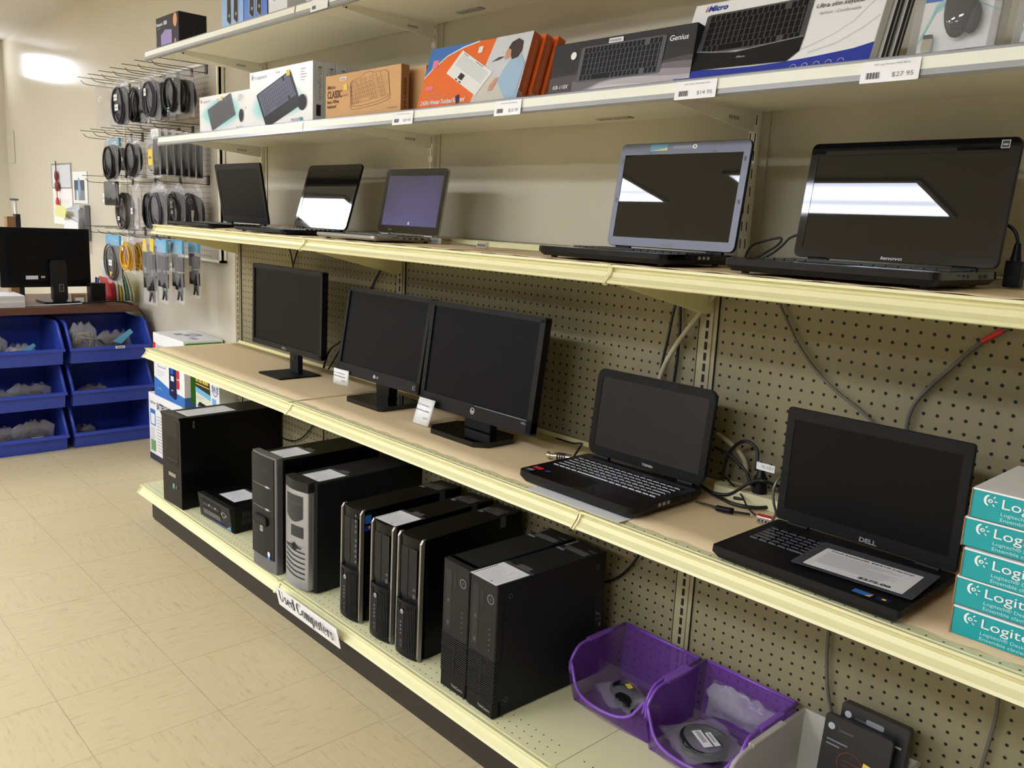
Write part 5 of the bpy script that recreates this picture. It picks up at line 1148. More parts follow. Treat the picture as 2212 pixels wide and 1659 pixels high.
ROWS = [('top', 1.945), ('second', 1.668), ('third', 1.432), ('lowest', 1.160)]
for rn, z in ROWS:
    for i, x in enumerate(HX):
        if rn == 'third' and i in (1, 3, 5): continue
        if rn == 'lowest' and i in (5,): continue
        hook(x, z, 0.27, 'dark wire hook, %s row of the panel, %s' % (rn, ('far left', 'second from the left', 'third from the left', 'centre', 'third from the right', 'second from the right', 'far right')[i]))
G = 'bagged cables on the display panel'
def B(x, y, z, w, h, kind, lab, **k): bag('bagged_cable' if kind != 'empty' else 'plastic_pouch', lab, 'bagged cable', (x, y, z - 0.006), w, h, kind, int(abs(x * 917 + y * 331 + z * 77)), G, **k)
# top row
B(-1.38, -0.10, 1.943, 0.07, 0.22, 'empty', 'narrow near-empty clear pouch hanging edge-on at the far left of the top row', yaw=0.9)
B(-1.38, -0.03, 1.943, 0.07, 0.21, 'empty', 'second narrow clear pouch just right of the first in the top row', yaw=0.8)
B(-1.21, -0.06, 1.943, 0.08, 0.21, 'empty', 'clear pouch between the narrow pouches and the purple-grey coil', yaw=0.4, film_m='bag_film_dense')
B(-1.04, -0.12, 1.943, 0.175, 0.225, 'coils', 'purple-grey coiled cable in a clear bag with papers, top row', labels=((-0.2, 0.35, 0.05, 0.03, 'paper'), (-0.15, 0.55, 0.05, 0.03, 'paper')))
B(-1.04, -0.04, 1.943, 0.17, 0.21, 'coil', 'black coiled cable in a clear bag behind the purple-grey coil')
B(-0.87, -0.06, 1.943, 0.15, 0.22, 'plug', 'bagged black plug with a small green dot, top row', labels=((0.0, 0.75, 0.012, 0.014, 'green'),))
B(-0.87, 0.02, 1.943, 0.15, 0.2, 'coil', 'black coil bag close to the panel behind the green-dotted bag')
B(-0.70, -0.09, 1.943, 0.165, 0.21, 'coils', 'slate coiled cable in a bag with a white tag near its top, top row', labels=((-0.28, 0.34, 0.028, 0.034, 'paper'),))
B(-0.70, -0.02, 1.943, 0.16, 0.2, 'coil', 'black coiled cable directly behind the white-tagged coil bag', film_m='bag_film')
B(-0.53, -0.06, 1.943, 0.15, 0.19, 'coil', 'black coiled cable at the right end of the top row, front one', labels=((-0.1, 0.85, 0.025, 0.016, 'paper'),))
B(-0.53, 0.0, 1.943, 0.16, 0.19, 'coil', 'black coiled cable at the right end of the top row, rear one')
# second row
B(-1.21, -0.12, 1.666, 0.17, 0.215, 'coil', 'grey-looking bag with a tangled black lead, front of the second row', film_m='bag_film_dense')
B(-1.21, -0.05, 1.666, 0.17, 0.2, 'plug', 'bag with black connectors behind the tangled lead bag', film_m='bag_film_dense')
B(-1.38, -0.05, 1.666, 0.16, 0.2, 'pale', 'pale crumpled bag with blue corner at the left of the second row', header='blue', film_m='bag_film_dense')
B(-1.04, -0.07, 1.666, 0.17, 0.2, 'coil', 'bagged thick black cable in the middle of the second row')
B(-0.87, -0.02, 1.666, 0.15, 0.19, 'plug', 'bagged black parts left of the amber disc')
B(-0.70, -0.10, 1.666, 0.14, 0.20, 'disc', 'bag showing an amber disc ringed in black')
B(-0.53, -0.145, 1.666, 0.085, 0.2, 'strip', 'narrow white-headed bag with a yellow sticker', header='white', labels=((-0.4, 0.42, 0.05, 0.07, 'yellow'),))
for k in range(6): B(-0.53 + 0.004 * (k % 2), -0.115 + k * 0.034, 1.666 - 0.001 * k, 0.085, 0.195, 'strip', 'narrow black cable bag with white header, %s behind the yellow-stickered one' % ('next', 'second', 'third', 'fourth', 'fifth', 'sixth')[k], header='white')
# third row
B(-1.21, -0.13, 1.45, 0.18, 0.13, 'pkg', 'flat black package with a white oval mark', labels=((-0.3, 0.55, 0.022, 0.045, 'white'),))
B(-1.21, -0.06, 1.43, 0.18, 0.235, 'coilg', 'grey cable bag with small pink and white stickers below the black package', labels=((-0.3, 0.68, 0.03, 0.02, 'paper'), (-0.2, 0.82, 0.02, 0.018, 'pink')), film_m='bag_film_dense')
B(-0.87, -0.12, 1.43, 0.10, 0.23, 'pale', 'long pale connector in a clear bag, third row', labels=((-0.2, 0.5, 0.024, 0.03, 'paper'),), film_m='bag_film_dense')
B(-0.87, -0.05, 1.43, 0.15, 0.22, 'coil', 'black coiled lead right of the pale connector')
B(-1.04 + 0.17, 0.02, 1.43, 0.14, 0.2, 'plug', 'black plug bag close to the panel in the third row')
B(-0.53, -0.14, 1.43, 0.17, 0.225, 'coils', 'pear-shaped bag with a thick slate coil, third row')
B(-0.53, -0.06, 1.43, 0.19, 0.215, 'coil', 'black coil bag with a slanted two-part white label', labels=((-0.05, 0.36, 0.03, 0.032, 'paper'), (-0.02, 0.54, 0.026, 0.016, 'paper'), (0.3, 0.55, 0.016, 0.014, 'paper')), film_m='bag_film_dense')
B(-0.53, 0.02, 1.43, 0.2, 0.225, 'coil', 'wide bag of black cable at the right end of the third row')
# lowest row
B(-1.21, -0.13, 1.158, 0.19, 0.235, 'coilg', 'blue-headed bag with a grey coil and two paper labels', header='blue', labels=((-0.05, 0.5, 0.05, 0.03, 'paper'), (0.0, 0.74, 0.04, 0.03, 'kraft')))
B(-1.04, -0.11, 1.165, 0.16, 0.175, 'coily', 'bright yellow coiled network cable in a clear bag', labels=((-0.2, 0.15, 0.022, 0.05, 'paper'),))
B(-1.04, -0.05, 1.165, 0.16, 0.175, 'coily', 'yellow coiled cable directly behind the brightest one')
B(-1.04, -0.01, 1.165, 0.13, 0.2, 'coil', 'black cable bag hanging behind the yellow coils')
B(-0.53 - 0.17, -0.13, 1.166, 0.15, 0.30, 'plug', 'long bag with yellow tags at its top and black adapters inside', header='yellow')
B(-0.87, -0.02, 1.158, 0.13, 0.2, 'coilg', 'small grey coil bag left of the yellow-tagged bag')
B(-0.53, -0.13, 1.166, 0.11, 0.275, 'plug', 'long blue-headed bag of black adapters, left one of three', header='blue')
B(-0.45, -0.09, 1.166, 0.12, 0.27, 'plug', 'long blue-headed bag with a white square label, middle of three', header='blue', labels=((-0.3, 0.36, 0.03, 0.036, 'paper'),))
B(-0.43, -0.02, 1.166, 0.10, 0.245, 'plug', 'long blue-headed bag nearest the shelving, right one of three', header='blue')
# ---------------------------------------------------------------- blue stacking bins
def hopper(b, w, d, h, lip, m, rim, th=0.004, top_front=0.42):
    prof = [(0.02, 0), (d, 0), (d, h), (d * top_front, h), (d * top_front - 0.03, h - 0.01), (0.0, lip)]
    b.prism(prof, 0, th, m, 'x'); b.prism(prof, w - th, w, m, 'x'); b.box(th, 0.02, 0, w - th, d, th, m); b.box(th, d - th, th, w - th, d, h, m)
    b.prism([(0.02, 0), (0.024, 0), (0.004, lip), (0.0, lip)], th, w - th, m, 'x')
def rims(b, w, d, h, lip, m, t=0.007, top_front=0.42):
    b.prism([(-0.012, lip - 0.014), (0.004, lip - 0.016), (0.006, lip + 0.002), (-0.010, lip + 0.002)], -t, w + t, m, 'x')
    for x in (0, w):
        b.tube([(x, -0.002, lip), (x, d * top_front - 0.035, h - 0.012), (x, d * top_front, h), (x, d, h)], t, m, 8, 1)
    b.tube([(0, d, h), (w, d, h)], t, m, 8, 1)
BW, BD, BH = 0.415, 0.40, 0.217
for c, (y, cn) in enumerate(((-0.372, 'left'), (0.082, 'right'))):
    for r in range(3):
        t = thing('stacking_bin', 'blue plastic hopper bin, %s of the %s column' % (('bottom', 'middle', 'top')[r], cn), 'bin', (-1.285, y - BW - 0.008 , 0.0 + r * 0.233), PI / 2, 'blue stacking bins under the desk')
        # local x runs along +Y after the turn, local y runs to -X (away from the shop)
        b = MB(); hopper(b, BW, BD, BH, 0.085, 'bin_blue', 'bin_blue', 0.005, 0.3)
        for k in range(24): b.box(0.09 + k * 0.01, BD - 0.0065, 0.03, 0.093 + k * 0.01, BD - 0.005, BH - 0.05, 'bin_blue')
        b.build('bin_shell', t, 0.001)
        b = MB(); rims(b, BW, BD, BH, 0.085, 'bin_blue', 0.008, 0.3); b.build('rim', t)
        if r == 2 and c == 1: b = MB(); b.frame((0.22, -0.0125, 0.0725), (1, 0, 0), (0, 0, 1)); b.R(0, 0, 0.05, 0.014, 'paper'); b.R(0.008, 0.004, 0.042, 0.009, 'ink_grey'); b.build('bin_label', t)
def heap_bag(x, y, z, w, h, kind, seed, label, col='cable_black', fm='bag_film_dense', lab=None, blue=False, grp='bagged leads in the blue bins'):
    t = thing('bagged_cable', label, 'bagged cable', (x, y, z), (0, 0, PI / 2), grp)
    b = MB(); R = random.Random(seed)
    for k in range(6):
        b.tube([(R.uniform(-0.42, 0.42) * w, 0.02 + R.uniform(-0.02, 0.05), R.uniform(0.08, 0.75) * h) for _ in range(6)], 0.0045, col, 6, 4)
    coil(b, (0, 0.03, h * 0.45), w * 0.3, h * 0.3, 0.004, 5, col, seed); b.build('coiled_cable', t)
    f = MB(); f.M = Matrix.Translation((0, 0.02, h)); film(f, w, h, 0.032, seed, fm, 0.6, 0.2, 0.015); f.build('plastic_bag', t)
    if lab or blue:
        b = MB(); b.frame((0, -0.018, 0), (1, 0, 0), (0, 0, 1))
        if blue: b.P([(-0.02, h * 0.65), (w * 0.42, h * 1.1), (w * 0.5, h * 0.95), (w * 0.4, h * 0.85), (0.03, h * 0.55)], 'sky')
        if lab: b.R(-0.02, h * 0.35, 0.035, h * 0.35 + 0.018, 'paper'); b.R(-0.01, h * 0.22, 0.03, h * 0.22 + 0.014, 'paper')
        b.build('bag_label', t)
bz = [0.006 + r * 0.233 for r in range(3)]
heap_bag(-1.34, -0.26, bz[2], 0.15, 0.2, 'c', 31, 'tall crumpled clear bag standing in the top right bin', 'grey_cable_light', 'bag_film')
heap_bag(-1.35, -0.10, bz[2], 0.19, 0.15, 'c', 32, 'bag of black cable with blue tag and white labels in the top right bin', 'cable_black', lab=True, blue=True)
heap_bag(-1.37, -0.70, bz[2], 0.16, 0.15, 'c', 33, 'bag of pale grey flat cable in the top left bin', 'grey_cable_light', 'bag_film', True)
heap_bag(-1.36, -0.56, bz[2], 0.13, 0.10, 'c', 34, 'small bag of grey cable with a blue strip in the top left bin', 'grey_cable_light', 'bag_film', False, True)
heap_bag(-1.36, -0.53, bz[1], 0.2, 0.12, 'c', 35, 'dark bag with a white strip in the middle left bin', 'cable_black', lab=True)
heap_bag(-1.36, -0.69, bz[1], 0.13, 0.10, 'c', 36, 'crumpled dark bag at the left of the middle left bin', 'cable_black')
heap_bag(-1.36, -0.52, bz[0], 0.2, 0.15, 'c', 37, 'dark bag with white papers in the bottom left bin', 'cable_black', lab=True)
heap_bag(-1.36, -0.68, bz[0], 0.16, 0.13, 'c', 38, 'dark bag at the left of the bottom left bin', 'cable_black')
heap_bag(-1.40, -0.26, bz[0], 0.12, 0.09, 'c', 39, 'small dark bag deep in the bottom right bin', 'cable_black')
heap_bag(-1.42, -0.2, bz[1], 0.15, 0.075, 'c', 40, 'low dark bag lying in the middle right bin', 'cable_black')
# ---------------------------------------------------------------- desk behind the bins
t = thing('desk', 'dark brown wooden desk standing over the blue bins', 'desk', (-1.38, -1.25, 0))
b = MB(); b.box(-0.75, 0, 0.725, 0, 1.30, 0.763, 'desk_wood'); b.build('desktop', t, 0.002)
b = MB(); b.box(-0.72, 1.22, 0, -0.68, 1.26, 0.725, 'melamine'); b.build('leg', t); b = MB(); b.box(-0.40, 1.22, 0, -0.36, 1.26, 0.725, 'melamine'); b.build('leg', t)
b = MB(); b.box(-0.72, 0.02, 0, -0.70, 1.2, 0.72, 'black_plastic'); b.build('modesty_panel', t)
ZD = 0.7635
t = thing('monitor', 'black monitor on the desk seen from behind with its stand arm', 'monitor', (-1.60, -0.335, ZD), PI / 2 + 0.04)
# local x along +Y, local -y faces the shop (its back), z up
b = MB(); b.prism(rr(-0.245, 0.085, 0.21, 0.405, 0.008), 0.02, 0.045, 'black_plastic', 'y'); b.prism(rr(-0.20, 0.12, 0.17, 0.37, 0.03), -0.005, 0.02, 'black_satin', 'y')
b.build('housing', t, 0.003)
b = MB(); b.box(-0.235, 0.0452, 0.1, 0.2, 0.046, 0.395, 'screen_matte'); b.build('screen', t)
b = MB(); b.prism(rr(-0.01, 0.01, 0.065, 0.235, 0.02), -0.045, -0.005, 'charcoal', 'y'); b.build('stand_arm', t, 0.004)
b = MB(); b.prism(rr(-0.06, -0.09, 0.12, 0.12, 0.03), 0, 0.012, 'black_satin', 'z'); b.build('base', t, 0.002)
b = MB(); b.frame((0, -0.0455, 0), (1, 0, 0), (0, 0, 1)); b.R(0.022, 0.065, 0.045, 0.105, 'ink_light'); b.R(0.024, 0.067, 0.043, 0.103, 'ink'); b.frame((0, -0.0055, 0), (1, 0, 0), (0, 0, 1)); b.R(-0.13, 0.13, -0.07, 0.15, 'paper'); b.R(-0.055, 0.137, -0.035, 0.148, 'paper_grey'); b.build('sticker', t)
t = thing('pencil_cup', 'black square pencil cup at the right corner of the desk', 'cup', (-1.56, -0.12, ZD)); b = MB(); b.prism(rr(-0.04, -0.04, 0.04, 0.04, 0.008), 0, 0.11, 'black_plastic', 'z'); b.build('cup_body', t)
b = MB()
for k in range(4): b.tube([(-0.02 + k * 0.012, 0, 0.02), (-0.03 + k * 0.016, 0.01, 0.14)], 0.004, ('blue_deep', 'ink', 'grey_mid', 'blue_deep')[k], 6, 1)
b.build('pens', t)
for k in range(7):
    m = ('red', 'paper', 'yellow', 'paper', 'green_pale', 'paper', 'yellow_soft')[k]
    b = MB(); x0 = -0.055 + k * 0.018; b.tube([(0, 0, 0)], 0.001, m) if False else None
    pts = [(x0 + 0.03 * (z / 0.22) ** 2 * (k - 1) / 6, z) for z in (0, 0.05, 0.1, 0.15, 0.2)]
    h = (0.13, 0.225, 0.21, 0.20, 0.19, 0.18, 0.165)[k]
    vs = []
    for i, (px, z) in enumerate(pts):
        zz = z * h / 0.2; off = -0.045 * ((zz / h) ** 2) * (0.3 + 0.12 * k)
        vs += [(-0.11, x0 + off, zz), (0.11, x0 + off, zz)]
    b.add(vs, [(2 * i, 2 * i + 1, 2 * i + 3, 2 * i + 2) for i in range(4)], m, True)
    o = b.build('file_folder'); o.location = (-1.68, 0.035, ZD); so = o.modifiers.new('s', 'SOLIDIFY'); so.thickness = 0.005
    tag(o, ('red folder standing leftmost in the desk file row', 'white folder beside the red one', 'bright yellow folder in the desk file row', 'white folder right of the bright yellow one', 'pale green folder in the desk file row', 'white folder right of the green one', 'pale yellow folder at the right end of the row')[k], 'folder', 'folders standing on the desk')
for k in range(2):
    b = MB(); b.box(0, 0, 0, 0.22, 0.28, 0.03, 'paper'); b.box(0.2201, 0.002, 0.004, 0.2204, 0.278, 0.026, 'paper_grey')
    o = b.build('paper_stack'); o.location = (-1.62, -0.80, ZD + 0.0005 + k * 0.0312); tag(o, ('lower ream of white paper at the left of the desk', 'upper ream of white paper at the left of the desk')[k], 'paper', 'paper stacks on the desk')
b = MB(); b.tube([(0.0, -0.72, ZD + 0.006), (0.04, -0.55, ZD + 0.006), (0.03, -0.4, ZD + 0.006), (0.05, -0.25, ZD + 0.012), (0.03, -0.14, ZD + 0.016), (0.0, -0.05, ZD + 0.006)], 0.004, 'paper_grey', 6)
o = b.build('desk_cable'); o.location = (-1.46, 0, 0); tag(o, 'pale cable running along the front edge of the desk', 'cable')
b = MB(); b.tube([(0.0, -0.3, ZD + 0.006), (0.02, -0.15, ZD + 0.02), (0.03, -0.03, ZD + 0.015), (0.035, 0.045, ZD - 0.02), (0.05, 0.085, ZD - 0.1), (0.05, 0.09, ZD - 0.18)], 0.005, 'cable_black', 6)
o = b.build('desk_cable'); o.location = (-1.42, 0, 0); tag(o, 'black cable falling over the right end of the desk', 'cable')
t = thing('small_carton', 'small brown and white carton at the foot of the desk monitor', 'box', (-1.60, -0.24, ZD)); b = MB(); b.box(0, 0, 0, 0.05, 0.06, 0.045, 'kraft_dark'); b.frame((0.05, 0, 0), (0, 1, 0), (0, 0, 1)); b.R(0.005, 0.005, 0.05, 0.03, 'paper'); b.build('box_body', t, 0.001)
# stand with white tip beside the monitor
t = thing('desk_holder', 'small upright holder with a pale bottle top seen above the desk monitor', 'holder', (-2.0, -0.42, ZD)); b = MB(); b.box(-0.03, -0.035, 0, 0.03, 0.01, 0.455, 'kraft_dark'); b.box(-0.035, 0.012, 0, 0.03, 0.035, 0.47, 'ink'); b.build('stand', t, 0.002)
b = MB(); b.tube([(0, 0.022, 0.45), (0, 0.018, 0.5), (0, 0.02, 0.545)], 0.008, 'white', 8); b.box(-0.01, -0.01, 0.545, 0.01, 0.035, 0.556, 'grey_mid'); b.build('bottle_top', t)
# wall calendar and papers on the back wall
def wallthing(name, label, cat, x, z): return thing(name, label, cat, (x, WY - 0.004, z))
t = wallthing('wall_calendar', 'wall calendar with grey frame and white month sheets', 'calendar', -3.24, 1.16)
b = MB(); b.box(0, -0.002, 0, 0.45, 0.003, 0.245, 'white'); b.front(-0.002)
for r in range(2):
    for k in range(6): b.R(0.03 + k * 0.065, 0.05 + r * 0.09, 0.035 + k * 0.065, 0.08 + r * 0.09, 'ink_light')
b.build('month_sheets', t)
b = MB(); b.box(0, -0.004, 0.245, 0.45, 0.003, 0.415, 'grey_print'); b.front(-0.004)
for q in ((0, 0.245, 0.45, 0.253), (0, 0.405, 0.45, 0.415), (0, 0.253, 0.012, 0.405), (0.438, 0.253, 0.45, 0.405)): b.R(*q, 'grey_mid')
b.E(0.075, 0.325, 0.04, 'white', 0.045); b.E(0.075, 0.325, 0.012, 'grey_mid'); b.build('picture_sheet', t)
t = wallthing('hanging_ornament', 'red tasselled ornament hanging in front of the calendar', 'ornament', -3.07, 1.30)
b = MB(); b.ball((0, -0.02, 0.19), 0.025, 'red_dark', 10, (0.9, 0.5, 1.6)); b.ball((0.01, -0.02, 0.12), 0.03, 'red_dark', 10, (1, 0.5, 1.3)); b.tube([(0, -0.02, 0.29), (0, -0.02, 0.2)], 0.004, 'rust', 6, 1); b.ball((0, -0.02, 0.0), 0.02, 'red', 10, (0.9, 0.6, 2.4)); b.tube([(0, -0.02, 0.1), (0, -0.02, 0.03)], 0.003, 'red', 6, 1); b.build('ornament_body', t)
t = wallthing('wall_picture', 'white-bordered print with blue-grey figures beside the calendar', 'picture', -2.76, 1.31)
b = MB(); b.box(0, -0.003, 0, 0.30, 0.003, 0.205, 'white'); b.front(-0.003); b.R(0.03, 0.02, 0.25, 0.15, 'grey_mid'); b.R(0.03, 0.085, 0.25, 0.15, 'navy_soft' if 'navy_soft' in MATS else 'grey_dk'); b.P([(0.13, 0.03), (0.17, 0.09), (0.15, 0.16), (0.12, 0.17), (0.11, 0.09)], 'blue_pale'); b.P([(0.07, 0.02), (0.12, 0.02), (0.11, 0.08), (0.08, 0.09)], 'grey_print'); b.build('print', t)
t = wallthing('wall_file', 'wall file stuffed with papers and a pale yellow note', 'wall file', -2.82, 1.07)
b = MB()
for k in range(5): b.M = Matrix.Translation((0.02 * k, -0.03 - 0.012 * k, 0.0)) @ Matrix.Rotation(0.06 * (k - 2), 4, 'Y'); b.box(0, 0, 0, 0.3, 0.004, 0.20 - 0.012 * k, ('paper_grey', 'paper', 'white', 'paper_grey', 'paper')[k])
b.build('papers', t)
b = MB(); b.box(0.35, -0.03, 0, 0.38, 0.0, 0.23, 'grey_mid'); b.box(0.27, -0.06, 0, 0.35, 0.0, 0.20, 'paper_grey'); b.build('file_body', t)
b = MB(); b.prism([(-0.01, 0.155), (0.06, 0.145), (0.22, 0.14), (0.25, 0.2), (0.2, 0.215), (0.03, 0.225)], -0.105, -0.103, 'yellow_soft', 'y'); b.build('note', t, label='pale yellow note')
t = wallthing('junction_cover', 'painted flat cover plate on the wall near the corner', 'cover plate', -4.44, 1.60); b = MB(); b.box(0, -0.006, 0, 0.2, 0.003, 0.25, 'wall_paint'); b.build('plate', t, 0.002)
# ---------------------------------------------------------------- battery backup cartons beside the shelving
t = carton('battery_backup_box', 'white battery backup carton at the bottom of the floor stack', 'box', (-0.915, -0.08, 0.0), 0.44, 0.20, 0.358, ('white', 'white', 'white', 'kraft_dark'), group='battery backup cartons on the floor')
b = MB(); b.front(0); b.R(0.0, 0.0, 0.44, 0.035, 'navy'); b.T('CyberPower', 0.02, 0.305, 0.016, 'grey_dk', 0.08); b.T('BATTERY BACKUP', 0.115, 0.285, 0.036, 'ink', 0.22, 0, 0.03); b.R(0.02, 0.19, 0.09, 0.275, 'blue_print'); b.R(0.028, 0.196, 0.082, 0.252, 'white'); b.lines(0.02, 0.115, 0.09, 0.18, 7, 'ink_light', 0.3); b.R(0.02, 0.05, 0.085, 0.11, 'green_pale'); b.lines(0.11, 0.06, 0.3, 0.26, 12, 'ink_light', 0.3, 4); b.build('lettering', t)
t = carton('battery_backup_box', 'white battery backup carton with blue base and green corner on top of the stack', 'box', (-0.83, -0.078, 0.3585), 0.39, 0.195, 0.325, ('white', 'white', 'white', 'kraft_dark'), group='battery backup cartons on the floor')
b = MB(); b.front(0); b.P([(0, 0), (0.39, 0), (0.39, 0.05), (0.2, 0.062), (0, 0.1)], 'blue_print'); b.T('Battery Backup', 0.045, 0.248, 0.026, 'ink_grey', 0.13); b.T('CyberPower', 0.265, 0.262, 0.014, 'ink_grey', 0.075); b.R(0.0, 0.24, 0.033, 0.275, 'red'); b.R(0.2, 0.235, 0.218, 0.265, 'pink')
b.R(0.06, 0.155, 0.16, 0.2, 'ink_grey'); b.R(0.064, 0.159, 0.156, 0.196, 'white'); b.lines(0.04, 0.11, 0.15, 0.145, 3, 'ink_light', 0.2); b.T('UNLIMITED', 0.045, 0.04, 0.008, 'teal_pale', 0.05)
b.P([(0.2, 0.035), (0.275, 0.02), (0.295, 0.03), (0.29, 0.225), (0.205, 0.225)], 'navy'); b.R(0.222, 0.145, 0.258, 0.215, 'blue_mid'); b.R(0.225, 0.11, 0.262, 0.135, 'white'); b.lines(0.225, 0.06, 0.27, 0.075, 1, 'ink_light'); 
for k in range(3): b.P(rr(0.297, 0.08 + k * 0.05, 0.33, 0.125 + k * 0.05, 0.006), 'red')
b.build('lettering', t)
b = MB(); b.right(0.39); b.R(0, 0, 0.195, 0.05, 'blue_print'); b.P(rr(0.005, 0.262, 0.192, 0.315, 0.01), 'green'); b.T('GreenPower UPS Technology', 0.03, 0.272, 0.012, 'green_pale', 0.12); b.R(0.155, 0.275, 0.175, 0.305, 'green_pale'); b.P(rr(0.03, 0.02, 0.1, 0.258, 0.01), 'green'); b.R(0.13, 0.06, 0.19, 0.255, 'white'); b.build('side_art', t)
b = MB(); b.top(0.325); b.R(0.1, 0.06, 0.16, 0.1, 'grey_mid'); b.E(0.19, 0.13, 0.045, 'grey_mid'); b.E(0.19, 0.13, 0.02, 'grey_print'); b.R(0.27, 0.07, 0.34, 0.1, 'lavender'); b.lines(0.06, 0.15, 0.36, 0.18, 2, 'ink_light', 0.3); b.build('top_art', t)
t = carton('battery_backup_box', 'battery backup carton with yellow lettering on a black band, behind the tall tower', 'box', (-0.315, -0.075, 0.0), 0.285, 0.19, 0.575, ('bb_cream', 'white', 'white', 'kraft_dark'), group='battery backup cartons on the floor', yaw=-2) if mat('bb_cream', (214, 214, 190), 0.5, var=0.03) else None
b = MB(); b.front(0); b.P([(0, 0.49), (0.19, 0.475), (0.165, 0.575), (0, 0.575)], 'ink'); b.T('BATTERY BACKUP', 0.006, 0.518, 0.040, 'yellow', 0.155, 0, 0.04); b.R(0.006, 0.503, 0.17, 0.507, 'yellow'); b.P([(0, 0.465), (0.195, 0.45), (0.19, 0.475), (0, 0.49)], 'sky'); b.P([(0.195, 0.4), (0.285, 0.4), (0.285, 0.575), (0.168, 0.575)], 'white')
b.T('TRIPP-LITE', 0.198, 0.5, 0.026, 'blue_deep', 0.075, 0, 0.03); b.ring(0.236, 0.512, 0.034, 0.004, 'blue_deep', ry=0.03); b.R(0.2, 0.44, 0.25, 0.47, 'blue_pale'); b.lines(0.008, 0.435, 0.12, 0.455, 2, 'ink_light', 0.3)
b.P([(0.03, 0.3), (0.03, 0.41), (0.05, 0.425), (0.15, 0.42), (0.175, 0.39), (0.175, 0.3)], 'charcoal'); b.R(0.045, 0.395, 0.075, 0.405, 'ink_light'); b.build('lettering', t)
# ---------------------------------------------------------------- purple and clear bins on the bottom shelf
def tray(name, label, x, y, w, d, h, m, rim, yaw=0, lip=0.07):
    t = thing(name, label, 'bin', (x, y, ZB + 0.0008), yaw, 'small open-front bins on the bottom shelf')
    b = MB(); n = 10; prof = [(0.03, 0), (d, 0), (d, h), (d * 0.3, h)]
    bow = lambda u: -0.028 * (1 - (2 * u - 1) ** 2)
    side = [(0.02, 0), (d - 0.01, 0), (d, h), (d * 0.28, h), (d * 0.1, h * 0.93), (0.0, h * 0.72), (0.0, lip)]
    b.prism(side, 0, 0.003, m, 'x'); b.prism(side, w - 0.003, w, m, 'x'); b.box(0.003, 0.02, 0, w - 0.003, d - 0.008, 0.003, m)
    b.prism([(d - 0.013, 0.003), (d - 0.01, 0.003), (d, h), (d - 0.003, h)], 0.003, w - 0.003, m, 'x')
    vs = []
    for i in range(n + 1):
        u = i / n; x0 = 0.003 + (w - 0.006) * u; dip = -0.55 * (lip) * (1 - (2 * u - 1) ** 4) + (h * 0.62 - lip) * (abs(2 * u - 1) ** 6)
        vs += [(x0, 0.022 + bow(u) * 0.4, 0.0), (x0, bow(u), lip + dip + 0.02)]
    b.add(vs, [(2 * i, 2 * i + 2, 2 * i + 3, 2 * i + 1) for i in range(n)], m, True); b.build('bin_shell', t)
    b = MB(); b.tube([(0.0, d, h), (0.0, d * 0.28, h), (0.0, d * 0.1, h * 0.93), (0.0, 0.0, h * 0.72), (0.004, -0.002, h * 0.55)] + [v for v in vs[1::2]] + [(w - 0.004, -0.002, h * 0.55), (w, 0.0, h * 0.72), (w, d * 0.1, h * 0.93), (w, d * 0.28, h), (w, d, h)], 0.004, rim, 8, 2)
    b.tube([(0, d, h), (w, d, h)], 0.004, rim, 8, 1); b.build('rim', t)
    b = MB()
    for x0 in (-0.008, w - 0.006): b.box(x0, d * 0.3, h - 0.004, x0 + 0.014, d * 0.72, h + 0.004, rim)
    b.build('side_grip', t, 0.002); return t
tray('storage_bin', 'translucent purple bin holding small bagged parts, nearest the black computers', 2.285, -0.232, 0.232, 0.205, 0.148, 'bin_purple', 'rim_purple')
tray('storage_bin', 'second translucent purple bin, holding a coiled black cable in a bag', 2.530, -0.245, 0.235, 0.225, 0.148, 'bin_purple', 'rim_purple')
tray('storage_bin', 'frosted clear bin cut by the bottom of the picture', 2.795, -0.345, 0.24, 0.30, 0.158, 'bin_clear', 'bin_clear', lip=0.1)
def flatbag(x, y, z, w, d, seed, label, col, yaw, lab=None, tall=0.03, fm='bag_film_thin', r=0.03):
    fm = 'bag_film_thin'
    t = thing('bagged_cable', label, 'bagged cable', (x, y, z), (0, 0, yaw), 'bagged parts in the purple bins'); R = random.Random(seed); b = MB()
    if r:
        for k in range(7): b.tube([(r * (1 + R.uniform(-.12, .12)) * math.cos(a) * 1.1, r * (1 + R.uniform(-.12, .12)) * math.sin(a), 0.005 + 0.003 * k) for a in [2 * PI * i / 10 + k for i in range(10)]], 0.0045, col, 6, 3, True)
    else:
        for k in range(4): b.ball((R.uniform(-0.3, 0.3) * w, R.uniform(-0.25, 0.25) * d, 0.018), 0.026, col, 10, (1.4, 0.9, 0.55))
    b.build('coiled_cable' if r else 'adapter', t)
    f = MB(); f.M = Matrix.Translation((0, d / 2, tall * 0.5)) @ Matrix.Rotation(PI / 2, 4, 'X') @ Matrix.Rotation(0, 4, 'Z'); f.M = Matrix.Translation((0, d / 2, tall * 0.55)) @ Matrix(((1, 0, 0, 0), (0, 0, 1, 0), (0, -1, 0, 0), (0, 0, 0, 1)))
    film(f, w, d, tall * 0.5, seed, fm, 0.8, 0.1, 0.006); f.build('plastic_bag', t)
    if lab:
        b = MB(); b.top(tall + 0.004)
        for (x0, y0, ww, hh, m) in lab: b.R(x0, y0, x0 + ww, y0 + hh, m); (b.Rn([(x0 + 0.004 + i * 0.0022, y0 + hh * 0.3, x0 + 0.005 + i * 0.0022, y0 + hh * 0.75) for i in range(int(ww / 0.0032))], 'ink') if m == 'paper' else None)
        b.build('bag_label', t)
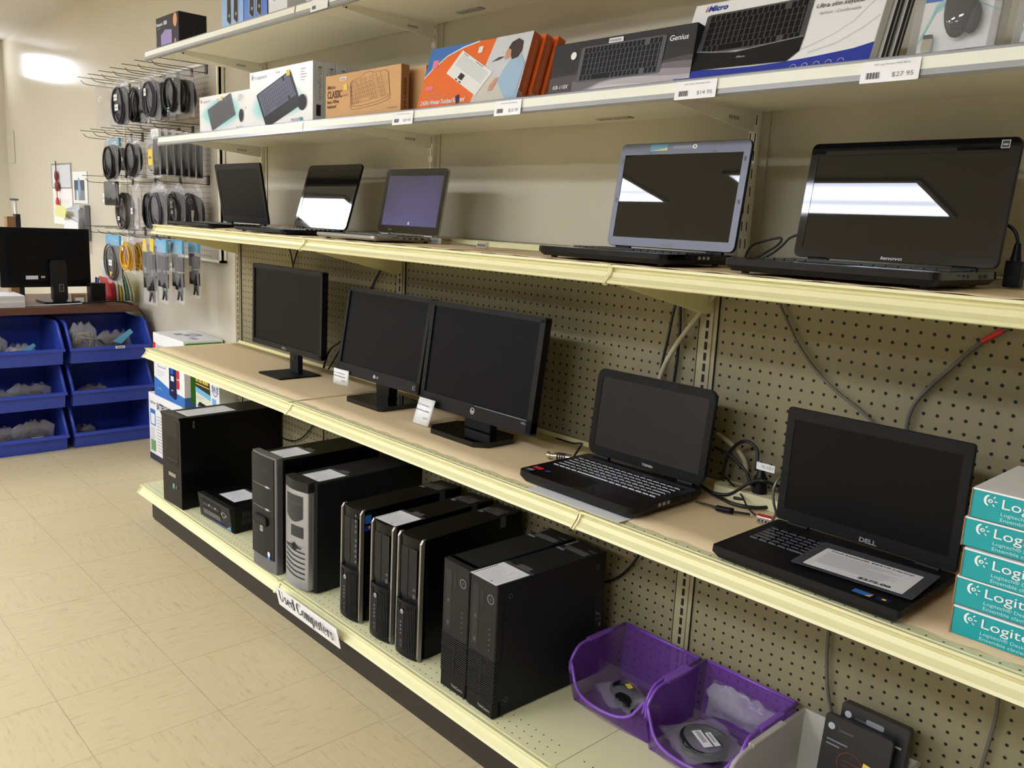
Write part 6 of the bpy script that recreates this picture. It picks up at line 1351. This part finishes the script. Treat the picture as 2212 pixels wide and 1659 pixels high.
flatbag(2.385, -0.15, ZB + 0.022, 0.11, 0.10, 51, 'small bag with a yellow label in the first purple bin', 'black_plastic', -0.5, ((-0.01, 0.01, 0.022, 0.014, 'yellow'),), 0.034, 'bag_film', 0)
flatbag(2.462, -0.165, ZB + 0.022, 0.09, 0.09, 52, 'crumpled small bag at the right of the first purple bin', 'black_plastic', -0.3, ((0.02, 0.02, 0.01, 0.01, 'yellow'),), 0.034, 'bag_film', 0)
flatbag(2.632, -0.165, ZB + 0.028, 0.15, 0.15, 53, 'bagged black coiled cable with two white barcode labels in the second purple bin', 'cable_black', -0.5, ((0.0, 0.0, 0.05, 0.014, 'paper'), (-0.012, -0.026, 0.062, 0.022, 'paper')), 0.036, 'bag_film', 0.048)
# loose tall clear bag standing behind the coil
t = thing('plastic_bag', 'crumpled empty clear bag rising from the second purple bin', 'plastic bag', (2.655, -0.06, ZB + 0.13), (0.25, 0, 0.1)); f = MB(); film(f, 0.19, 0.10, 0.03, 77, 'bag_film', 0.7, 0.3, 0.014); f.build('film', t)
# two black accessory packages
def acc(x, y, z, yaw, lean, label, second):
    t = thing('accessory_package', label, 'package', (x, y, z), (-lean, 0, yaw), 'black accessory packages by the clear bin'); w, h = 0.135, 0.205
    b = MB(); b.prism(rr(0, 0, w, h, 0.006), 0, 0.012 if second else 0.02, 'pkg_black', 'y'); b.build('box_body', t, 0.001)
    b = MB(); b.front(-0.0005); b.E(0.015, h - 0.022, 0.007, 'ink_light'); b.lines(0.03, h - 0.026, 0.08, h - 0.018, 1, 'grey_dk', 0.5)
    if not second: b.P(rr(0.052, h - 0.026, 0.088, h - 0.015, 0.004), 'grey_mid'); b.R(0.055, h - 0.044, 0.125, h - 0.04, 'ink_light')
    b.lines(0.01, h - 0.06, 0.055, h - 0.042, 2, 'grey_mid', 0.3)
    b.ring(0.062, h - 0.085, 0.026, 0.0015, 'red_dark'); b.lines(0.045, h - 0.1, 0.085, h - 0.07, 3, 'red_dark', 0.15)
    if second: b.P([(0.085, h - 0.095), (0.118, h - 0.1), (0.121, h - 0.07), (0.088, h - 0.066)], 'yellow'); b.T('PRICE', 0.09, h - 0.078, 0.005, 'kraft_ink', 0.025); b.T('$5', 0.094, h - 0.094, 0.011, 'ink', 0.02, 0, 0.02, 0.3)
    b.R(0.01, h - 0.14, 0.014, h - 0.136, 'red'); b.lines(0.018, h - 0.15, 0.06, h - 0.13, 2, 'grey_mid', 0.25); b.P([(0.08, h - 0.125), (0.1, h - 0.13), (0.098, h - 0.115)], 'teal_dark'); b.build('lettering', t)
mat('pkg_black', (32, 31, 33), 0.4, var=0.08); mat('teal_dark', (40, 80, 78), 0.5, var=0)
acc(2.885, -0.095, ZB + 0.028, 0.0, 0.12, 'black accessory package with a hanging slot, rear one of two', False)
acc(2.868, -0.125, ZB + 0.006, 0.02, 0.12, 'black accessory package with a yellow price sticker, front one of two', True)
# ---------------------------------------------------------------- loose cables on the pegboard and shelves
def cable(pts, r, m, label, loc=(0, 0, 0), **k):
    b = MB(); b.tube(pts, r, m, 8, 4); o = b.build('cable'); return tag(o, label, 'cable', 'loose cables on the pegboard')
cable([(0.46, -0.012, 1.20), (0.508, -0.014, 1.102), (0.514, -0.012, 0.9), (0.50, -0.012, 0.745)], 0.0032, 'cable_black', 'black cable dropping left to right behind the leftmost monitor')
cable([(0.563, -0.014, 1.20), (0.512, -0.018, 1.10), (0.50, -0.014, 1.0)], 0.003, 'cable_black', 'black cable meeting the other in a V above the leftmost monitor')
cable([(1.17, -0.014, 1.20), (1.063, -0.014, 1.07), (1.03, -0.014, 0.97), (0.95, -0.014, 0.9), (0.871, -0.02, 0.857), (0.80, -0.02, 0.818), (0.767, -0.02, 0.769), (0.755, -0.02, 0.741)], 0.0042, 'cable_black', 'dark cable slanting down between the left and middle monitors')
cable([(0.93, -0.02, 0.87), (0.872, -0.02, 0.828), (0.824, -0.02, 0.777), (0.79, -0.02, 0.741)], 0.003, 'cable_black', 'thin black cable curving to the shelf beside the middle monitor')
cable([(2.349, -0.012, 1.20), (2.36, -0.012, 1.146), (2.366, -0.012, 1.075), (2.364, -0.012, 0.997), (2.36, -0.012, 0.93), (2.36, -0.012, 0.78)], 0.0036, 'cable_black', 'black cable hanging behind the violet-black laptop, right strand')
cable([(2.374, -0.018, 1.20), (2.352, -0.02, 1.14), (2.335, -0.014, 1.06), (2.321, -0.012, 0.985), (2.31, -0.012, 0.85)], 0.0036, 'cable_black', 'black cable hanging behind the violet-black laptop, left strand')
cable([(2.475, -0.022, 1.20), (2.445, -0.022, 1.155), (2.407, -0.026, 1.103), (2.361, -0.026, 1.036), (2.33, -0.024, 0.97), (2.32, -0.02, 0.9), (2.33, -0.02, 0.80)], 0.0062, 'cable_beige', 'thick beige cable crossing the upright above the violet-black laptop')
cable([(2.60, -0.012, 1.20), (2.637, -0.012, 1.139), (2.682, -0.012, 1.076), (2.746, -0.012, 1.018), (2.84, -0.012, 0.963), (2.9, -0.012, 0.9)], 0.0032, 'cable_grey', 'thin grey cable curving down left of the red-taped cable')
o = cable([(3.11, -0.012, 1.20), (3.066, -0.012, 1.176), (3.022, -0.014, 1.141), (2.974, -0.014, 1.083), (2.931, -0.012, 1.027), (2.916, -0.012, 0.992), (2.913, -0.012, 0.95), (2.92, -0.012, 0.85)], 0.0042, 'cable_grey', 'grey cable with a red tape band arching behind the business laptop')
b = MB(); b.tube([(3.055, -0.012, 1.168), (3.038, -0.013, 1.155), (3.024, -0.014, 1.143)], 0.0052, 'red', 10, 3); b.build('red_tape', o, label='red tape band')
cable([(2.32, -0.012, 0.60), (2.306, -0.012, 0.522), (2.284, -0.012, 0.471), (2.242, -0.012, 0.419), (2.19, -0.012, 0.384), (2.15, -0.012, 0.378)], 0.0036, 'cable_black', 'black cable curving behind the right ribbed computer')
cable([(2.809, -0.012, 0.66), (2.810, -0.012, 0.519), (2.815, -0.012, 0.426), (2.827, -0.012, 0.356), (2.85, -0.012, 0.28), (2.85, -0.012, 0.18)], 0.0036, 'cable_grey', 'dark grey cable hanging straight down to the black packages')
cable([(3.138, -0.012, 0.64), (3.139, -0.012, 0.521), (3.142, -0.012, 0.458), (3.132, -0.012, 0.347), (3.12, -0.012, 0.2)], 0.0036, 'cable_grey', 'dark cable hanging near the right edge of the bottom bay')
cable([(0.70, -0.012, 0.60), (0.684, -0.012, 0.526), (0.619, -0.012, 0.456), (0.526, -0.012, 0.403), (0.409, -0.012, 0.391), (0.33, -0.012, 0.42), (0.29, -0.012, 0.5)], 0.0028, 'cable_black', 'thin black cable sagging in a curve behind the tall black tower')
cable([(0.743, -0.012, 0.62), (0.744, -0.012, 0.44)], 0.0028, 'cable_black', 'short straight black cable above the grey-fronted tower')
cable([(2.542, -0.05, 1.248), (2.555, -0.05, 1.285), (2.582, -0.05, 1.299), (2.624, -0.05, 1.309), (2.622, -0.05, 1.296), (2.59, -0.05, 1.275), (2.556, -0.05, 1.254), (2.53, -0.06, 1.247)], 0.0026, 'cable_black', 'looped black cable between the two big laptops')
cable([(2.72, -0.04, 1.33), (2.654, -0.05, 1.314), (2.631, -0.05, 1.294), (2.609, -0.05, 1.276), (2.57, -0.055, 1.25), (2.6, -0.06, 1.246), (2.70, -0.05, 1.262)], 0.0026, 'cable_black', 'black cable passing behind the large glossy laptop')
t = thing('power_plug', 'black plug and cord at the right end of the top shelf', 'plug', (3.062, -0.03, 1.2445)); b = MB(); b.box(-0.012, -0.012, 0, 0.014, 0.012, 0.045, 'black_plastic'); b.cyl((0, 0, 0.045), 0.009, 0.03, 'black_plastic', 'z', 12, 0.005); b.build('plug_body', t, 0.002); b = MB(); b.tube([(-0.06, 0.0, 0.11), (-0.028, 0, 0.108), (-0.008, 0, 0.095), (0, 0, 0.075)], 0.003, 'cable_black', 8); b.build('cord', t)
# between the two laptops of the middle shelf
z = ZM + 0.0016
cable([(2.63, -0.06, 0.812), (2.623, -0.05, 0.851), (2.603, -0.05, 0.867), (2.582, -0.05, 0.864), (2.562, -0.05, 0.845), (2.55, -0.05, 0.822), (2.544, -0.05, 0.792), (2.545, -0.05, 0.765), (2.56, -0.06, 0.75), (2.6, -0.08, 0.748)], 0.0038, 'cable_black', 'black power cord arching up to the plug between the two laptops')
cable([(2.52, -0.06, 0.84), (2.562, -0.06, 0.831), (2.587, -0.06, 0.816), (2.608, -0.06, 0.802), (2.626, -0.07, 0.784), (2.638, -0.07, 0.765), (2.633, -0.075, 0.75), (2.6, -0.09, 0.748)], 0.0034, 'cable_black', 'black cord looping in front of the power strip')
cable([(2.69, -0.03, 0.78), (2.666, -0.08, 0.80), (2.647, -0.08, 0.797), (2.624, -0.08, 0.783), (2.596, -0.085, 0.758), (2.575, -0.09, 0.748), (2.55, -0.1, 0.748)], 0.0038, 'cable_black', 'black cord crossing over the plug beside the business laptop')
cable([(2.50, -0.07, 0.747), (2.55, -0.095, 0.745), (2.584, -0.108, 0.745), (2.617, -0.12, 0.745), (2.648, -0.112, 0.745), (2.668, -0.094, 0.745), (2.68, -0.062, 0.746), (2.685, -0.03, 0.75)], 0.0042, 'cable_black', 'grey-black cord lying in a wide curve on the liner')
cable([(2.50, -0.02, 0.86), (2.541, -0.028, 0.848), (2.566, -0.03, 0.834), (2.583, -0.03, 0.815), (2.59, -0.03, 0.79)], 0.006, 'cable_beige', 'thick beige cord rising behind the power strip')
t = thing('power_strip', 'beige power strip lying between the two middle-shelf laptops', 'power strip', (2.63, -0.055, z), 0.06); b = MB(); b.prism(rr(-0.09, -0.028, 0.09, 0.028, 0.012), 0, 0.026, 'strip_beige', 'z'); b.top(0.026)
mat('strip_beige', (206, 200, 160), 0.45, var=0.03)
for k in (-0.05, -0.01): b.P(rr(k - 0.012, -0.012, k + 0.012, 0.012, 0.003), 'kraft_dark')
b.build('strip_body', t, 0.003)
t = thing('power_plug', 'black plug with a white paper flag standing in the power strip', 'plug', (2.642, -0.058, z + 0.027)); b = MB(); b.cyl((0, 0, 0), 0.0165, 0.035, 'black_plastic', 'z', 12, 0.014); b.cyl((0, 0, 0.035), 0.012, 0.02, 'black_plastic', 'z', 12, 0.005); b.build('plug_body', t, 0.002)
b = MB(); b.box(-0.009, -0.007, 0.052, 0.034, -0.0062, 0.068, 'white'); b.box(-0.009, -0.0062, 0.052, -0.0085, 0.006, 0.068, 'white'); b.frame((0, -0.0072, 0), (1, 0, 0), (0, 0, 1)); b.T('125V 7A', 0.031, 0.064, 0.007, 'grey_mid', 0.028, PI); b.build('paper_flag', t, label='white paper flag')
cable([(2.575, -0.195, 0.752), (2.60, -0.185, 0.75), (2.63, -0.178, 0.748), (2.655, -0.168, 0.747), (2.68, -0.152, 0.746)], 0.0026, 'cable_black', 'thin black lead plugged into the side of the violet-black laptop')
b = MB(); b.tube([(2.618, -0.181, 0.748), (2.632, -0.178, 0.748), (2.652, -0.17, 0.748)], 0.0065, 'black_plastic', 10, 2); tag(b.build('cord_connector'), 'black cylindrical cord connector lying beside the red-topped lock', 'connector')
cable([(2.527, -0.03, 0.775), (2.58, -0.063, 0.765), (2.619, -0.088, 0.757), (2.655, -0.122, 0.748), (2.688, -0.146, 0.746)], 0.002, 'cable_black', 'very thin black cord slanting down to the red-topped lock')
def lock(x, y, z, yaw, label, red, cyl=False):
    t = thing('combination_lock', label, 'lock', (x, y, z), yaw, 'steel combination locks'); 
    if cyl:
        b = MB(); b.cyl((0, 0, 0.0105), 0.009, 0.045, 'chrome', 'x', 20); b.cyl((-0.012, 0, 0.0105), 0.006, 0.012, 'chrome', 'x', 16); b.cyl((-0.018, 0, 0.0105), 0.0095, 0.007, 'chrome', 'x', 16); b.build('lock_body', t)
        b = MB()
        for k in range(4): b.cyl((0.008 + k * 0.006, 0, 0.0105), 0.0104, 0.004, 'ink', 'x', 20)
        b.build('number_dials', t)
    else:
        b = MB(); b.box(0, 0, 0, 0.034, 0.013, 0.017, 'chrome'); b.build('lock_body', t, 0.002)
        b = MB()
        for k in range(4): b.box(0.004 + k * 0.007, -0.0015, 0.003, 0.0085 + k * 0.007, 0.001, 0.014, 'steel'); b.front(-0.0016); b.R(0.005 + k * 0.007, 0.006, 0.0078 + k * 0.007, 0.011, 'ink')
        b.build('number_dials', t)
        if red: b = MB(); b.box(0.0, 0.001, 0.017, 0.034, 0.012, 0.0185, 'red'); b.build('top_strip', t, label='red top strip')
lock(2.706, -0.172, z, 0.15, 'square steel combination lock with a red top, at the corner of the business laptop', True)
cable([(2.742, -0.172, 0.756), (2.752, -0.18, 0.775), (2.75, -0.19, 0.80), (2.748, -0.19, 0.83), (2.754, -0.17, 0.85), (2.76, -0.10, 0.82), (2.76, -0.04, 0.76)], 0.0026, 'cable_steel', 'grey steel security cable rising from the red-topped lock')
lock(2.145, -0.185, z, 0.5, 'round steel combination lock with black dials left of the violet-black laptop', False, True)
cable([(2.19, -0.165, 0.752), (2.18, -0.13, 0.772), (2.14, -0.08, 0.765), (2.08, -0.05, 0.748), (2.01, -0.04, 0.745)], 0.0026, 'cable_black', 'black security cable curling from the round steel lock')
lock(1.548, -0.135, ZT + 0.0026, 0.1, 'square steel lock fixed at the rear corner of the silver laptop', False)
lock(1.82, -0.19, ZT + 0.0026, 0.25, 'steel lock lying alone on the empty stretch of the top shelf', False)
cable([(1.58, -0.13, 1.252), (1.65, -0.10, 1.248), (1.74, -0.13, 1.247), (1.815, -0.183, 1.25)], 0.0015, 'cable_steel', 'fine steel cable joining the silver laptop lock and the lone lock')
